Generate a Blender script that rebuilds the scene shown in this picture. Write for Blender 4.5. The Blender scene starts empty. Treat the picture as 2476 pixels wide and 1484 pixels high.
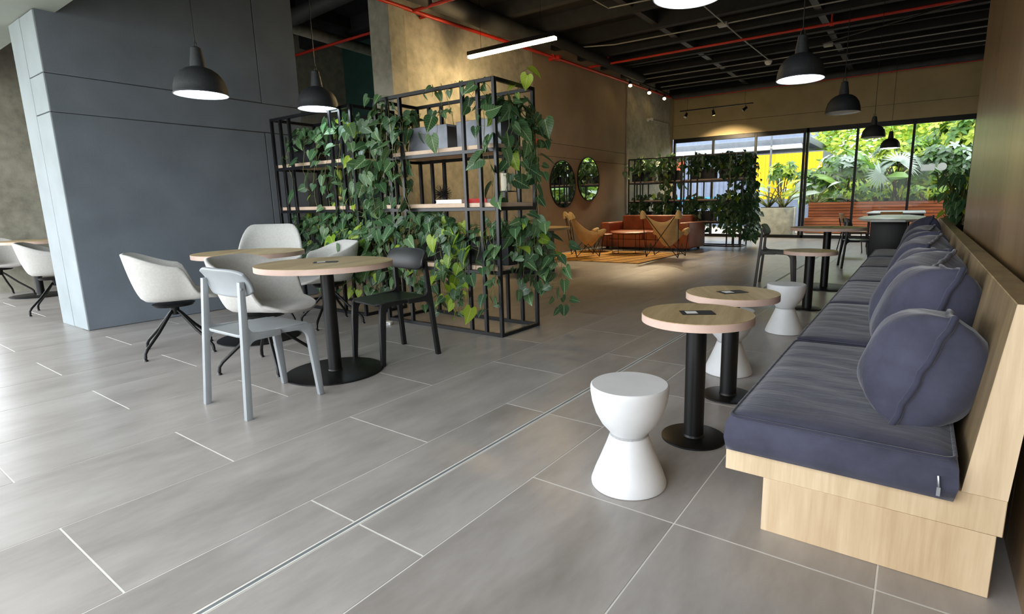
import bpy, bmesh, math, random
from mathutils import Vector, Matrix, Euler

S = bpy.context.scene
C = S.collection
PI = math.pi
rnd = random.Random(7)

# ------------------------------------------------------------------ camera
W, H = 2476, 1484
F_PX, CX, CY = 1299.303, 1325.0, 732.836
YAW, PITCH, ROLL = -0.601933, -0.181461, -0.018914
CAM_H = 1.105
def cam_axes():
    cy, sy, cp, sp = math.cos(YAW), math.sin(YAW), math.cos(PITCH), math.sin(PITCH)
    f = Vector((sy*cp, cy*cp, sp)); r = Vector((cy, -sy, 0)); u = r.cross(f)
    cr, sr = math.cos(ROLL), math.sin(ROLL)
    return cr*r + sr*u, -sr*r + cr*u, f
_r, _u, _f = cam_axes()
cd = bpy.data.cameras.new('camera')
cam = bpy.data.objects.new('camera', cd); C.objects.link(cam)
m = Matrix.Identity(4)
for i in range(3):
    m[i][0] = _r[i]; m[i][1] = _u[i]; m[i][2] = -_f[i]
m[2][3] = CAM_H
cam.matrix_world = m
cd.sensor_fit = 'HORIZONTAL'; cd.sensor_width = 36.0
cd.lens = 36.0*F_PX/W
cd.shift_x = (W/2 - CX)/W
cd.shift_y = (CY - H/2)/W
cd.clip_start = 0.05; cd.clip_end = 300
S.camera = cam

# ------------------------------------------------------------------ world, exposure
wd = bpy.data.worlds.new('overcast_sky'); S.world = wd; wd.use_nodes = True
bg = wd.node_tree.nodes['Background']
bg.inputs[0].default_value = (0.92, 0.96, 1.0, 1); bg.inputs[1].default_value = 5.0
S.view_settings.view_transform = 'Standard'; S.view_settings.look = 'None'
S.view_settings.exposure = 0.3; S.view_settings.gamma = 1.0
S.view_settings.use_curve_mapping = False
S.cycles.use_denoising = True
S.cycles.max_bounces = 8; S.cycles.diffuse_bounces = 4; S.cycles.glossy_bounces = 3
S.cycles.transmission_bounces = 4; S.cycles.transparent_max_bounces = 12
S.cycles.caustics_reflective = False; S.cycles.caustics_refractive = False
S.cycles.sample_clamp_indirect = 4.0

def portal(name, loc, rot, sx, sy):
    ld = bpy.data.lights.new(name, 'AREA'); ld.shape = 'RECTANGLE'; ld.size = sx; ld.size_y = sy
    ld.cycles.is_portal = True
    o = bpy.data.objects.new(name, ld); C.objects.link(o); o.location = loc; o.rotation_euler = rot
portal('daylight_portal', (-5.2, -1.25, 1.42), (PI/2, 0, 0), 11.0, 2.8)         # front facade
portal('daylight_portal', (-11.0, 0.25, 1.42), (PI/2, 0, -PI/2), 2.8, 2.8)      # side glazing
portal('daylight_portal', (-1.6, 17.45, 1.55), (-PI/2, 0, 0), 10.4, 3.0)        # garden windows

# ------------------------------------------------------------------ helpers
def lin(c):
    r = []
    for v in c[:3]:
        v = v/255.0
        r.append(v/12.92 if v <= 0.04045 else ((v+0.055)/1.055)**2.4)
    return (r[0], r[1], r[2], 1.0)

def newmat(name):
    mt = bpy.data.materials.new(name); mt.use_nodes = True
    nt = mt.node_tree; b = nt.nodes['Principled BSDF']
    return mt, nt, b

def noise(nt, vec, scale, detail=4, rough=0.55):
    n = nt.nodes.new('ShaderNodeTexNoise'); n.inputs['Scale'].default_value = scale
    n.inputs['Detail'].default_value = detail; n.inputs['Roughness'].default_value = rough
    if vec: nt.links.new(vec, n.inputs['Vector'])
    return n

def coords(nt, kind='Object', scale=(1, 1, 1), rnd_off=False):
    tc = nt.nodes.new('ShaderNodeTexCoord')
    mp = nt.nodes.new('ShaderNodeMapping'); mp.inputs['Scale'].default_value = scale
    if kind == 'World':
        g = nt.nodes.new('ShaderNodeNewGeometry'); src = g.outputs['Position']
    else:
        src = tc.outputs[kind]
    if rnd_off:
        oi = nt.nodes.new('ShaderNodeObjectInfo')
        mm = nt.nodes.new('ShaderNodeMath'); mm.operation = 'MULTIPLY'; mm.inputs[1].default_value = 37.0
        nt.links.new(oi.outputs['Random'], mm.inputs[0])
        va = nt.nodes.new('ShaderNodeVectorMath'); va.operation = 'ADD'
        nt.links.new(src, va.inputs[0]); nt.links.new(mm.outputs[0], va.inputs[1]); src = va.outputs[0]
    nt.links.new(src, mp.inputs['Vector'])
    return mp.outputs['Vector']

def ramp(nt, fac, stops):
    r = nt.nodes.new('ShaderNodeValToRGB')
    while len(r.color_ramp.elements) < len(stops): r.color_ramp.elements.new(0.5)
    for e, (p, c) in zip(r.color_ramp.elements, stops):
        e.position = p; e.color = lin(c)
    nt.links.new(fac, r.inputs[0]); return r

def bumpn(nt, b, height, strength, dist=0.01):
    bp = nt.nodes.new('ShaderNodeBump'); bp.inputs['Strength'].default_value = strength
    bp.inputs['Distance'].default_value = dist
    nt.links.new(height, bp.inputs['Height']); nt.links.new(bp.outputs[0], b.inputs['Normal'])

def plain(name, col, rough=0.5, metal=0.0, var=0.08, vscale=6.0, bump=0.0, bscale=80.0, spec=0.5, kind='Object', sheen=0):
    mt, nt, b = newmat(name)
    v = coords(nt, kind)
    n = noise(nt, v, vscale, 4)
    lo = tuple(max(0, c*(1-var)) for c in col); hi = tuple(min(255, c*(1+var)) for c in col)
    r = ramp(nt, n.outputs['Fac'], [(0.3, lo), (0.7, hi)])
    nt.links.new(r.outputs[0], b.inputs['Base Color'])
    b.inputs['Roughness'].default_value = rough; b.inputs['Metallic'].default_value = metal
    b.inputs['Specular IOR Level'].default_value = spec
    if sheen:
        b.inputs['Sheen Weight'].default_value = sheen
    if bump:
        n2 = noise(nt, v, bscale, 3); bumpn(nt, b, n2.outputs['Fac'], bump)
    return mt

def wood(name, c1, c2, axis='y', dens=14.0, rough=0.5, kind='Object', bands=0.35, spec=0.4):
    mt, nt, b = newmat(name)
    sc = {'x': (0.07, 1, 1), 'y': (1, 0.07, 1), 'z': (1, 1, 0.07)}[axis]
    v = coords(nt, kind, sc, True)
    n1 = noise(nt, v, dens, 6, 0.65)
    n2 = noise(nt, v, dens*5, 3, 0.6)
    n3 = noise(nt, v, dens*0.18, 3, 0.5)
    mx = nt.nodes.new('ShaderNodeMix'); mx.inputs['Factor'].default_value = 0.35
    nt.links.new(n1.outputs['Fac'], mx.inputs['A']); nt.links.new(n2.outputs['Fac'], mx.inputs['B'])
    mx2 = nt.nodes.new('ShaderNodeMix'); mx2.inputs['Factor'].default_value = bands
    nt.links.new(mx.outputs['Result'], mx2.inputs['A']); nt.links.new(n3.outputs['Fac'], mx2.inputs['B'])
    mid = tuple((a+bb)/2 for a, bb in zip(c1, c2))
    r = ramp(nt, mx2.outputs['Result'], [(0.41, c1), (0.5, mid), (0.59, c2)])
    nt.links.new(r.outputs[0], b.inputs['Base Color'])
    b.inputs['Roughness'].default_value = rough; b.inputs['Specular IOR Level'].default_value = spec
    bumpn(nt, b, n1.outputs['Fac'], 0.08, 0.004)
    return mt

def concrete(name, c1, c2, rough=0.75):
    mt, nt, b = newmat(name)
    v = coords(nt, 'World')
    n1 = noise(nt, v, 0.9, 6, 0.65); n2 = noise(nt, v, 7, 5, 0.6); n3 = noise(nt, v, 60, 2)
    mx = nt.nodes.new('ShaderNodeMix'); mx.inputs['Factor'].default_value = 0.4
    nt.links.new(n1.outputs['Fac'], mx.inputs['A']); nt.links.new(n2.outputs['Fac'], mx.inputs['B'])
    mid = tuple((a*0.45+bb*0.55) for a, bb in zip(c1, c2))
    r = ramp(nt, mx.outputs['Result'], [(0.36, c1), (0.5, mid), (0.64, c2)])
    nt.links.new(r.outputs[0], b.inputs['Base Color']); b.inputs['Roughness'].default_value = rough
    b.inputs['Specular IOR Level'].default_value = 0.25
    bumpn(nt, b, n3.outputs['Fac'], 0.25, 0.006)
    return mt

def emis(name, col, strength):
    mt, nt, b = newmat(name)
    b.inputs['Base Color'].default_value = lin(col)
    b.inputs['Emission Color'].default_value = lin(col); b.inputs['Emission Strength'].default_value = strength
    return mt

def leafmat(name, dark, lite, vein, rough=0.38, trans=0.25, kind='Object'):
    mt, nt, b = newmat(name)
    oi = nt.nodes.new('ShaderNodeObjectInfo')
    v = coords(nt, kind, (1, 1, 1), True)
    n = noise(nt, v, 9, 2)
    ad = nt.nodes.new('ShaderNodeMath'); ad.operation = 'MULTIPLY_ADD'; ad.inputs[1].default_value = 0.7
    nt.links.new(oi.outputs['Random'], ad.inputs[0])
    hf = nt.nodes.new('ShaderNodeMath'); hf.operation = 'MULTIPLY'; hf.inputs[1].default_value = 0.45
    nt.links.new(n.outputs['Fac'], hf.inputs[0]); nt.links.new(hf.outputs[0], ad.inputs[2])
    r = ramp(nt, ad.outputs[0], [(0.1, dark), (0.95, lite)])
    out = r.outputs[0]
    if vein:
        tc = nt.nodes.new('ShaderNodeTexCoord'); sx = nt.nodes.new('ShaderNodeSeparateXYZ')
        nt.links.new(tc.outputs['Object'], sx.inputs[0])
        ab = nt.nodes.new('ShaderNodeMath'); ab.operation = 'ABSOLUTE'; nt.links.new(sx.outputs['X'], ab.inputs[0])
        # side veins: stripes across y + |x|
        sm = nt.nodes.new('ShaderNodeMath'); sm.operation = 'MULTIPLY_ADD'; sm.inputs[1].default_value = -0.8
        nt.links.new(ab.outputs[0], sm.inputs[0]); nt.links.new(sx.outputs['Y'], sm.inputs[2])
        fr = nt.nodes.new('ShaderNodeMath'); fr.operation = 'MULTIPLY'; fr.inputs[1].default_value = 6.0
        nt.links.new(sm.outputs[0], fr.inputs[0])
        f2 = nt.nodes.new('ShaderNodeMath'); f2.operation = 'FRACT'; nt.links.new(fr.outputs[0], f2.inputs[0])
        lt = nt.nodes.new('ShaderNodeMath'); lt.operation = 'LESS_THAN'; lt.inputs[1].default_value = 0.13
        nt.links.new(f2.outputs[0], lt.inputs[0])
        l2 = nt.nodes.new('ShaderNodeMath'); l2.operation = 'MULTIPLY'; l2.inputs[1].default_value = 0.45
        nt.links.new(lt.outputs[0], l2.inputs[0])
        md = nt.nodes.new('ShaderNodeMath'); md.operation = 'LESS_THAN'; md.inputs[1].default_value = 0.022
        nt.links.new(ab.outputs[0], md.inputs[0])
        mxm = nt.nodes.new('ShaderNodeMath'); mxm.operation = 'MAXIMUM'
        nt.links.new(md.outputs[0], mxm.inputs[0]); nt.links.new(l2.outputs[0], mxm.inputs[1])
        mx = nt.nodes.new('ShaderNodeMix'); mx.data_type = 'RGBA'
        nt.links.new(mxm.outputs[0], mx.inputs['Factor']); nt.links.new(out, mx.inputs['A'])
        mx.inputs['B'].default_value = lin(vein); out = mx.outputs['Result']
    nt.links.new(out, b.inputs['Base Color']); b.inputs['Roughness'].default_value = rough
    if trans:
        tr = nt.nodes.new('ShaderNodeBsdfTranslucent'); nt.links.new(out, tr.inputs['Color'])
        ms = nt.nodes.new('ShaderNodeMixShader'); ms.inputs[0].default_value = trans
        nt.links.new(b.outputs[0], ms.inputs[1]); nt.links.new(tr.outputs[0], ms.inputs[2])
        nt.links.new(ms.outputs[0], nt.nodes['Material Output'].inputs['Surface'])
    return mt

def glassmat(name, tint, refl=0.06):
    mt, nt, b = newmat(name)
    nt.nodes.remove(b)
    t = nt.nodes.new('ShaderNodeBsdfTransparent'); t.inputs[0].default_value = tint
    g = nt.nodes.new('ShaderNodeBsdfGlossy'); g.inputs['Roughness'].default_value = 0.02
    fr = nt.nodes.new('ShaderNodeFresnel'); fr.inputs['IOR'].default_value = 1.18
    ms = nt.nodes.new('ShaderNodeMixShader')
    nt.links.new(fr.outputs[0], ms.inputs[0]); nt.links.new(t.outputs[0], ms.inputs[1]); nt.links.new(g.outputs[0], ms.inputs[2])
    nt.links.new(ms.outputs[0], nt.nodes['Material Output'].inputs['Surface'])
    return mt

class MB:
    """collects geometry for ONE mesh"""
    def __init__(s): s.v = []; s.f = []
    def add(s, vs, fs):
        o = len(s.v); s.v += [tuple(p) for p in vs]; s.f += [tuple(i+o for i in f) for f in fs]; return s
    def box(s, x0, x1, y0, y1, z0, z1):
        return s.add([(x0,y0,z0),(x1,y0,z0),(x1,y1,z0),(x0,y1,z0),(x0,y0,z1),(x1,y0,z1),(x1,y1,z1),(x0,y1,z1)],
                     [(0,3,2,1),(4,5,6,7),(0,1,5,4),(1,2,6,5),(2,3,7,6),(3,0,4,7)])
    def hexa(s, p):
        return s.add(p, [(0,3,2,1),(4,5,6,7),(0,1,5,4),(1,2,6,5),(2,3,7,6),(3,0,4,7)])
    def bar(s, a, b, w, h=None, up=(0,0,1), w2=None, h2=None):
        a = Vector(a); b = Vector(b); h = h or w; w2 = w2 or w; h2 = h2 or h
        d = (b-a).normalized(); u = Vector(up)
        if abs(d.dot(u)) > 0.98: u = Vector((0,1,0))
        x = d.cross(u).normalized(); u = x.cross(d)
        return s.hexa([a-x*w/2-u*h/2, a+x*w/2-u*h/2, a+x*w/2+u*h/2, a-x*w/2+u*h/2,
                       b-x*w2/2-u*h2/2, b+x*w2/2-u*h2/2, b+x*w2/2+u*h2/2, b-x*w2/2+u*h2/2])
    def tube(s, pts, r, n=8, closed=False, caps=True):
        pts = [Vector(p) for p in pts]; k = len(pts)
        rs = r if isinstance(r, (list, tuple)) else [r]*k
        o = len(s.v); prev = None
        for i, p in enumerate(pts):
            if closed: d = pts[(i+1) % k]-pts[i-1]
            elif i == 0: d = pts[1]-pts[0]
            elif i == k-1: d = pts[-1]-pts[-2]
            else: d = (pts[i+1]-pts[i]).normalized()+(pts[i]-pts[i-1]).normalized()
            if d.length < 1e-9: d = Vector((0,0,1))
            d.normalize()
            if prev is None:
                ref = Vector((0,0,1)) if abs(d.z) < 0.9 else Vector((0,1,0))
                x = d.cross(ref).normalized()
            else:
                x = prev - d*prev.dot(d)
                x = x.normalized() if x.length > 1e-6 else d.orthogonal().normalized()
            prev = x; y = d.cross(x)
            for j in range(n):
                t = 2*PI*j/n; s.v.append(tuple(p + (x*math.cos(t)+y*math.sin(t))*rs[i]))
        for i in range(k if closed else k-1):
            for j in range(n):
                a = o+i*n+j; b = o+i*n+(j+1) % n; i2 = (i+1) % k
                s.f.append((a, b, o+i2*n+(j+1) % n, o+i2*n+j))
        if caps and not closed:
            s.f.append(tuple(o+j for j in reversed(range(n)))); s.f.append(tuple(o+(k-1)*n+j for j in range(n)))
        return s
    def lathe(s, prof, n=32, cx=0, cy=0, cz=0):
        o = len(s.v); k = len(prof)
        for (r, z) in prof:
            for j in range(n):
                t = 2*PI*j/n; s.v.append((cx+max(r, 1e-5)*math.cos(t), cy+max(r, 1e-5)*math.sin(t), cz+z))
        for i in range(k-1):
            for j in range(n):
                s.f.append((o+i*n+j, o+i*n+(j+1) % n, o+(i+1)*n+(j+1) % n, o+(i+1)*n+j))
        return s
    def cyl(s, a, b, r, n=20, r2=None): return s.tube([a, b], [r, r if r2 is None else r2], n)
    def grid(s, fn, nu, nv, wrap_u=False):
        o = len(s.v)
        for i in range(nu):
            for j in range(nv): s.v.append(tuple(fn(i/(nu if wrap_u else nu-1), j/(nv-1))))
        for i in range(nu if wrap_u else nu-1):
            for j in range(nv-1):
                i2 = (i+1) % nu
                s.f.append((o+i*nv+j, o+i2*nv+j, o+i2*nv+j+1, o+i*nv+j+1))
        return s
    def xf(s, mt, start=0):
        for i in range(start, len(s.v)): s.v[i] = tuple(mt @ Vector(s.v[i]))
        return s
    def mesh(s, name, mat, bevel=0, seg=2, smooth=True, angle=38):
        me = bpy.data.meshes.new(name); me.from_pydata(s.v, [], s.f); me.update()
        bm = bmesh.new(); bm.from_mesh(me)
        if bevel or smooth: bmesh.ops.remove_doubles(bm, verts=bm.verts, dist=1e-5)
        if bevel:
            es = [e for e in bm.edges if len(e.link_faces) == 2 and e.calc_face_angle(0) > 0.6]
            bmesh.ops.bevel(bm, geom=es, offset=bevel, segments=seg, affect='EDGES', profile=0.5, clamp_overlap=True)
        bmesh.ops.recalc_face_normals(bm, faces=bm.faces)
        bm.to_mesh(me); bm.free()
        if smooth:
            for p in me.polygons: p.use_smooth = True
            me.set_sharp_from_angle(angle=math.radians(angle))
        if mat: me.materials.append(mat)
        return me
    def build(s, name, mat, parent=None, bevel=0, seg=2, smooth=True, angle=38, loc=None):
        o = bpy.data.objects.new(name, s.mesh(name, mat, bevel, seg, smooth, angle)); C.objects.link(o)
        if parent: o.parent = parent
        if loc: o.location = loc
        return o

def tag(o, label=None, cat=None, group=None, kind=None):
    if label: o['label'] = label
    if cat: o['category'] = cat
    if group: o['group'] = group
    if kind: o['kind'] = kind
    return o
def thing(name, label, cat, loc=(0,0,0), rz=0.0, group=None):
    o = bpy.data.objects.new(name, None); o.empty_display_size = 0.1; C.objects.link(o)
    o.location = loc; o.rotation_euler = (0, 0, rz)
    return tag(o, label, cat, group)
def inst(name, me, parent=None, loc=None, rot=None, scale=None, mw=None):
    o = bpy.data.objects.new(name, me); C.objects.link(o)
    if parent: o.parent = parent
    if mw is not None: o.matrix_local = mw
    else:
        if loc: o.location = loc
        if rot: o.rotation_euler = rot
        if scale: o.scale = scale
    return o
def dup(root, loc, rz, label, parts_of=None):
    r = root.copy(); C.objects.link(r); r.location = loc; r.rotation_euler = (0, 0, rz); r['label'] = label
    for ch in list(root.children):
        c = ch.copy(); C.objects.link(c); c.parent = r
        for g in ch.children:
            d = g.copy(); C.objects.link(d); d.parent = c
    return r
def struct(o): o['kind'] = 'structure'; return o
def fac(dx, dy): return math.atan2(-dx, dy)       # z rotation that turns local +Y to (dx, dy)

# ------------------------------------------------------------------ materials
M = {}
M['grout'] = plain('grout', (214, 213, 208), 0.8, var=0.04)
def tilemat():
    mt, nt, b = newmat('grey_porcelain_tile')
    v = coords(nt, 'World', (1.0, 0.32, 1), True)
    n1 = noise(nt, v, 3.2, 6, 0.62); n2 = noise(nt, v, 16, 4, 0.6)
    mx = nt.nodes.new('ShaderNodeMix'); mx.inputs['Factor'].default_value = 0.3
    nt.links.new(n1.outputs['Fac'], mx.inputs['A']); nt.links.new(n2.outputs['Fac'], mx.inputs['B'])
    r = ramp(nt, mx.outputs['Result'], [(0.28, (132, 127, 122)), (0.5, (156, 151, 147)), (0.72, (176, 172, 168))])
    nt.links.new(r.outputs[0], b.inputs['Base Color'])
    rr = nt.nodes.new('ShaderNodeMapRange'); rr.inputs['To Min'].default_value = 0.28; rr.inputs['To Max'].default_value = 0.35
    nt.links.new(n1.outputs['Fac'], rr.inputs[0]); nt.links.new(rr.outputs[0], b.inputs['Roughness'])
    b.inputs['Specular IOR Level'].default_value = 0.5
    return mt
M['tile'] = tilemat()
M['box_slot'] = plain('dull_steel_slot', (128, 134, 138), 0.5, 0.2, 0.05)
M['steel'] = plain('brushed_steel', (170, 175, 178), 0.35, 0.9, 0.05)
M['black_ceiling'] = plain('black_paint', (24, 25, 27), 0.8, var=0.2)
M['ceil_metal'] = plain('dark_ceiling_metal', (46, 47, 48), 0.6, var=0.25, vscale=3)
M['ceil_grey'] = plain('grey_conduit', (150, 150, 146), 0.5, 0.2, 0.1)
M['red_pipe'] = plain('red_pipe_paint', (196, 44, 28), 0.45, var=0.08)
M['grey_wall'] = plain('slate_grey_paint', (105, 113, 122), 0.75, var=0.05, vscale=2.5, bump=0.15, bscale=140, spec=0.2)
M['grey_end_lit'] = plain('daylit_grey_paint', (150, 159, 163), 0.75, var=0.04, vscale=2.5, bump=0.12, bscale=140, spec=0.2)  # paler copy of the wall grey, daylight on the end face coloured in
M['groove'] = plain('dark_joint', (52, 55, 58), 0.9)
M['taupe_wall'] = plain('taupe_wall_paint', (158, 143, 124), 0.75, var=0.05, vscale=1.5, bump=0.12, bscale=120, spec=0.2)
M['beige_wall'] = plain('beige_wall_paint', (186, 168, 128), 0.75, var=0.05, vscale=1.5, bump=0.12, bscale=120, spec=0.2)
M['concrete'] = concrete('raw_concrete', (132, 130, 117), (186, 183, 168))
M['concrete_pale'] = concrete('pale_concrete', (150, 147, 134), (206, 203, 190))
M['green_wall'] = plain('dark_green_panel', (38, 72, 66), 0.7, var=0.06)
M['soffit'] = plain('grey_soffit', (150, 157, 150), 0.8, var=0.03, vscale=2)
M['wood_wall'] = wood('walnut_laminate', (104, 82, 55), (140, 115, 82), 'z', 9.0, 0.30, bands=0.5, spec=0.5)
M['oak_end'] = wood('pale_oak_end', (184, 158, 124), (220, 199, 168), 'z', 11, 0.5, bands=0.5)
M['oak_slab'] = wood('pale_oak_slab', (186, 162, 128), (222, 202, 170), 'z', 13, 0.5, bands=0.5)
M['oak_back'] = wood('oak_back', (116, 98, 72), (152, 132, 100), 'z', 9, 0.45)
M['table_top'] = wood('table_top_laminate', (166, 142, 102), (206, 184, 142), 'y', 10, 0.45)
M['table_edge'] = plain('pinkish_edge_band', (214, 186, 172), 0.55, var=0.05)
M['board_edge'] = plain('pale_board', (216, 190, 166), 0.6, var=0.05)
M['black_metal'] = plain('black_powder_coat', (12, 12, 13), 0.42, 0.0, 0.15, bump=0.05, bscale=250, spec=0.35)
M['shelf_metal'] = plain('black_square_tube', (20, 20, 23), 0.32, 0.0, 0.12)
M['stool_white'] = plain('white_plastic', (218, 220, 222), 0.45, var=0.02)
M['shell'] = plain('pale_grey_felt', (190, 189, 185), 0.95, var=0.03, vscale=60, bump=0.12, bscale=220, spec=0.15, sheen=0.3)
M['plastic_grey'] = plain('blue_grey_plastic', (142, 148, 152), 0.45, var=0.03)
M['plastic_black'] = plain('black_plastic', (20, 21, 23), 0.38, var=0.1)
M['charcoal'] = plain('charcoal_plastic', (58, 54, 50), 0.5, var=0.1)
def velvet(name, c):
    mt, nt, b = newmat(name)
    v = coords(nt, 'Object', (1, 1, 1), True); n = noise(nt, v, 5, 5, 0.6)
    v2 = coords(nt, 'Object', (0.35, 1.7, 1)); n2 = noise(nt, v2, 9, 4, 0.6); n3 = noise(nt, v, 160, 2)
    r = ramp(nt, n.outputs['Fac'], [(0.3, tuple(x*0.85 for x in c)), (0.7, tuple(x*1.13 for x in c))])
    nt.links.new(r.outputs[0], b.inputs['Base Color']); b.inputs['Roughness'].default_value = 0.9
    b.inputs['Specular IOR Level'].default_value = 0.15; b.inputs['Sheen Weight'].default_value = 0.3
    b.inputs['Sheen Roughness'].default_value = 0.4
    ad = nt.nodes.new('ShaderNodeMath'); ad.operation = 'MULTIPLY_ADD'; ad.inputs[1].default_value = 0.06
    nt.links.new(n3.outputs['Fac'], ad.inputs[0]); nt.links.new(n2.outputs['Fac'], ad.inputs[2])
    bumpn(nt, b, ad.outputs[0], 0.3, 0.02)
    return mt
M['velvet'] = velvet('slate_blue_velvet', (69, 70, 86))
M['velvet_dark'] = velvet('slate_blue_piping', (58, 59, 74))
M['leather'] = plain('tan_leather', (152, 82, 48), 0.42, var=0.12, vscale=4, bump=0.15, bscale=90)
M['canvas'] = plain('tan_sling_hide', (206, 174, 122), 0.75, var=0.06, vscale=8, bump=0.1, bscale=200)
M['mirror'] = plain('mirror_glass', (225, 230, 228), 0.02, 1.0, 0.0)
M['dark_frame'] = plain('black_aluminium', (16, 16, 17), 0.45, 0.2, 0.1)
M['glass'] = glassmat('tinted_glass', (0.93, 0.95, 0.94, 1))
M['soil'] = plain('dark_soil', (46, 36, 28), 0.95, var=0.3, vscale=40, bump=0.6, bscale=60)
M['box_grey'] = plain('grey_zinc_box', (120, 124, 132), 0.4, 0.35, 0.12)
M['box_black'] = plain('black_planter_box', (34, 35, 38), 0.45, 0.1, 0.1)
M['stem'] = plain('green_vine_stem', (104, 108, 58), 0.6, var=0.2, vscale=10)
M['leaf_dark'] = leafmat('philodendron_leaf', (30, 62, 40), (74, 112, 72), (140, 168, 124))
M['leaf_mid'] = leafmat('pale_veined_leaf', (44, 88, 48), (96, 132, 84), (168, 188, 146))
M['leaf_lime'] = leafmat('lime_leaf', (120, 168, 36), (180, 206, 66), (206, 222, 130), trans=0.4)
M['paper_white'] = plain('white_paper', (236, 236, 232), 0.7, var=0.02)
M['plate_dark'] = plain('dark_code_plate', (44, 44, 44), 0.4, var=0.05)
M['sticker'] = leafmat('translucent_sticker', (226, 228, 226), (240, 242, 240), None, 0.6, 0.7)
M['red_paint'] = plain('red_cover', (190, 40, 34), 0.5, var=0.06)
M['candle'] = plain('ivory_candle', (232, 228, 206), 0.6, var=0.03)
M['white_top'] = plain('white_table_top', (222, 228, 230), 0.3, var=0.02)
M['ply'] = wood('plywood_seat', (176, 132, 76), (208, 166, 104), 'x', 12, 0.5)
M['lamp_shade'] = plain('charcoal_lamp_shade', (44, 47, 50), 0.55, 0.1, 0.12, vscale=60, bump=0.2, bscale=200)
M['lamp_inner'] = plain('white_lamp_inside', (226, 230, 230), 0.5, var=0.01)
M['lamp_on'] = emis('cool_white_diffuser', (226, 244, 255), 9.0)
M['lamp_off'] = plain('opal_diffuser', (226, 230, 230), 0.4, var=0.01)
M['linear_on'] = emis('warm_white_tube', (255, 220, 160), 95.0)
M['spot_on'] = emis('warm_spot_lens', (255, 214, 140), 45.0)
# ------------------------------------------------------------------ floor
floor = struct(MB().box(-11.2, 4.0, -2.2, 17.6, -0.12, -0.0012).build('floor', M['grout'], smooth=False))
tag(floor, 'grey porcelain tile floor with pale grout lines')
GAP = 0.0046
cols = []            # (x0, x1, parity)
xs_r = [-0.013, 0.591, 1.195, 1.799, 2.403, 3.007, 3.611]
xs_l = [-0.617, -1.225]
edges = sorted(xs_l + xs_r)
k = -1.846
left_edges = []
while k > -11.3:
    left_edges.append(k); k -= 0.5975
tiles = []
def par(x):          # parity alternates column by column
    return int(round((x + 0.617)/0.604)) % 2
allx = sorted(left_edges) + edges + [4.0]
for a, b in zip(allx[:-1], allx[1:]):
    off = 0.445 if par(a) % 2 == 1 else 1.045
    if abs(a - (-0.617)) < 0.05: off = 0.445
    strips = [(a, b)]
    if abs(a + 1.846) < 0.05: strips = [(a, -1.581), (-1.551, b)]   # cut by the floor drain
    for (sa, sb) in strips:
        y = off - 1.204*2
        while y < 17.5:
            tiles.append((max(sa, -11.15)+GAP/2, sb-GAP/2, max(y, -2.1)+GAP/2, min(y+1.204, 17.5)-GAP/2)); y += 1.204
def vis(t):
    x, y = (t[0]+t[1])/2, (t[2]+t[3])/2
    d = Vector((x, y, -CAM_H)); z = d.dot(_f)
    if z < 0.25: return -1
    px = CX + F_PX*d.dot(_r)/z
    area = (t[1]-t[0])*(t[3]-t[2])/(z**3)
    hid = (x > 0.3 and y < 5.9) or x < -9.5
    return area if (-500 < px < W+300 and not hid) else area*1e-3
tiles = [t for t in tiles if t[1]-t[0] > 0.05 and t[3]-t[2] > 0.02]
tiles.sort(key=vis, reverse=True)
tile_cache = {}
for t in tiles[:290]:
    key = (round(t[1]-t[0], 3), round(t[3]-t[2], 3))
    if key not in tile_cache:
        w, d = key
        tile_cache[key] = MB().box(-w/2, w/2, -d/2, d/2, -0.004, 0.0).mesh('tile', M['tile'], bevel=0.0009, seg=1, smooth=False)
    inst('tile', tile_cache[key], floor, loc=((t[0]+t[1])/2, (t[2]+t[3])/2, 0.0))
mb = MB()
for t in tiles[290:]: mb.box(t[0], t[1], t[2], t[3], -0.004, 0.0)
tag(mb.build('tile', M['tile'], floor, smooth=False), kind='stuff')
drain = struct(MB().box(-1.579, -1.573, -1.1, 12.0, -0.004, 0.0008).box(-1.559, -1.553, -1.1, 12.0, -0.004, 0.0008).build('trim_1', M['grout'], smooth=False))
MB().box(-1.573, -1.559, -1.1, 12.0, -0.004, -0.0008).build('slot', M['box_slot'], drain, smooth=False)
tag(drain, 'narrow steel slot drain running along the tile floor')

# ------------------------------------------------------------------ shell of the room
def wall(name, x0, x1, y0, y1, z0, z1, mat, label=None):
    o = struct(MB().box(x0, x1, y0, y1, z0, z1).build(name, mat, smooth=False))
    if label: tag(o, label)
    return o
CEIL = 4.62
wl = wall('wall_left', -7.195, -6.462, 1.655, 4.06, 0, CEIL, M['groove'], 'slate grey partition block with daylight coloured into its paler end face')
def panel(parent, x0, x1, y0, y1, z0, z1, mat):
    MB().box(x0, x1, y0, y1, z0, z1).build('panel', mat, parent, bevel=0.004, seg=1)
g = 0.008
for z0, z1, ys in ((0, 2.0, (1.655, 3.575, 4.06)), (2.0, 2.33, (1.655, 4.06)), (2.33, CEIL, (1.655, 3.575, 4.06))):
    for a, b in zip(ys[:-1], ys[1:]):
        panel(wl, -6.47, -6.454, a+(g/2 if a > 1.7 else 0), b-g/2, z0+g/2, z1-g/2, M['grey_wall'])
for z0, z1 in ((0, 2.0), (2.0, 2.33), (2.33, 2.845)):
    panel(wl, -6.84, -6.454, 1.645, 1.66, z0+g/2, z1-g/2, M['grey_end_lit'])
panel(wl, -7.2, -6.85, 1.645, 1.66, 0, 2.845, M['grey_end_lit'])
wall('wall_far_left', -11.1, -10.85, 1.7, 8.2, 0, CEIL, M['concrete'], 'raw board-marked concrete wall behind the far left table')
wall('wall_corridor', -10.85, -7.1, 7.95, 8.15, 0, CEIL, M['green_wall'], 'dark green wall panel at the end of the recess')
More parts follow.
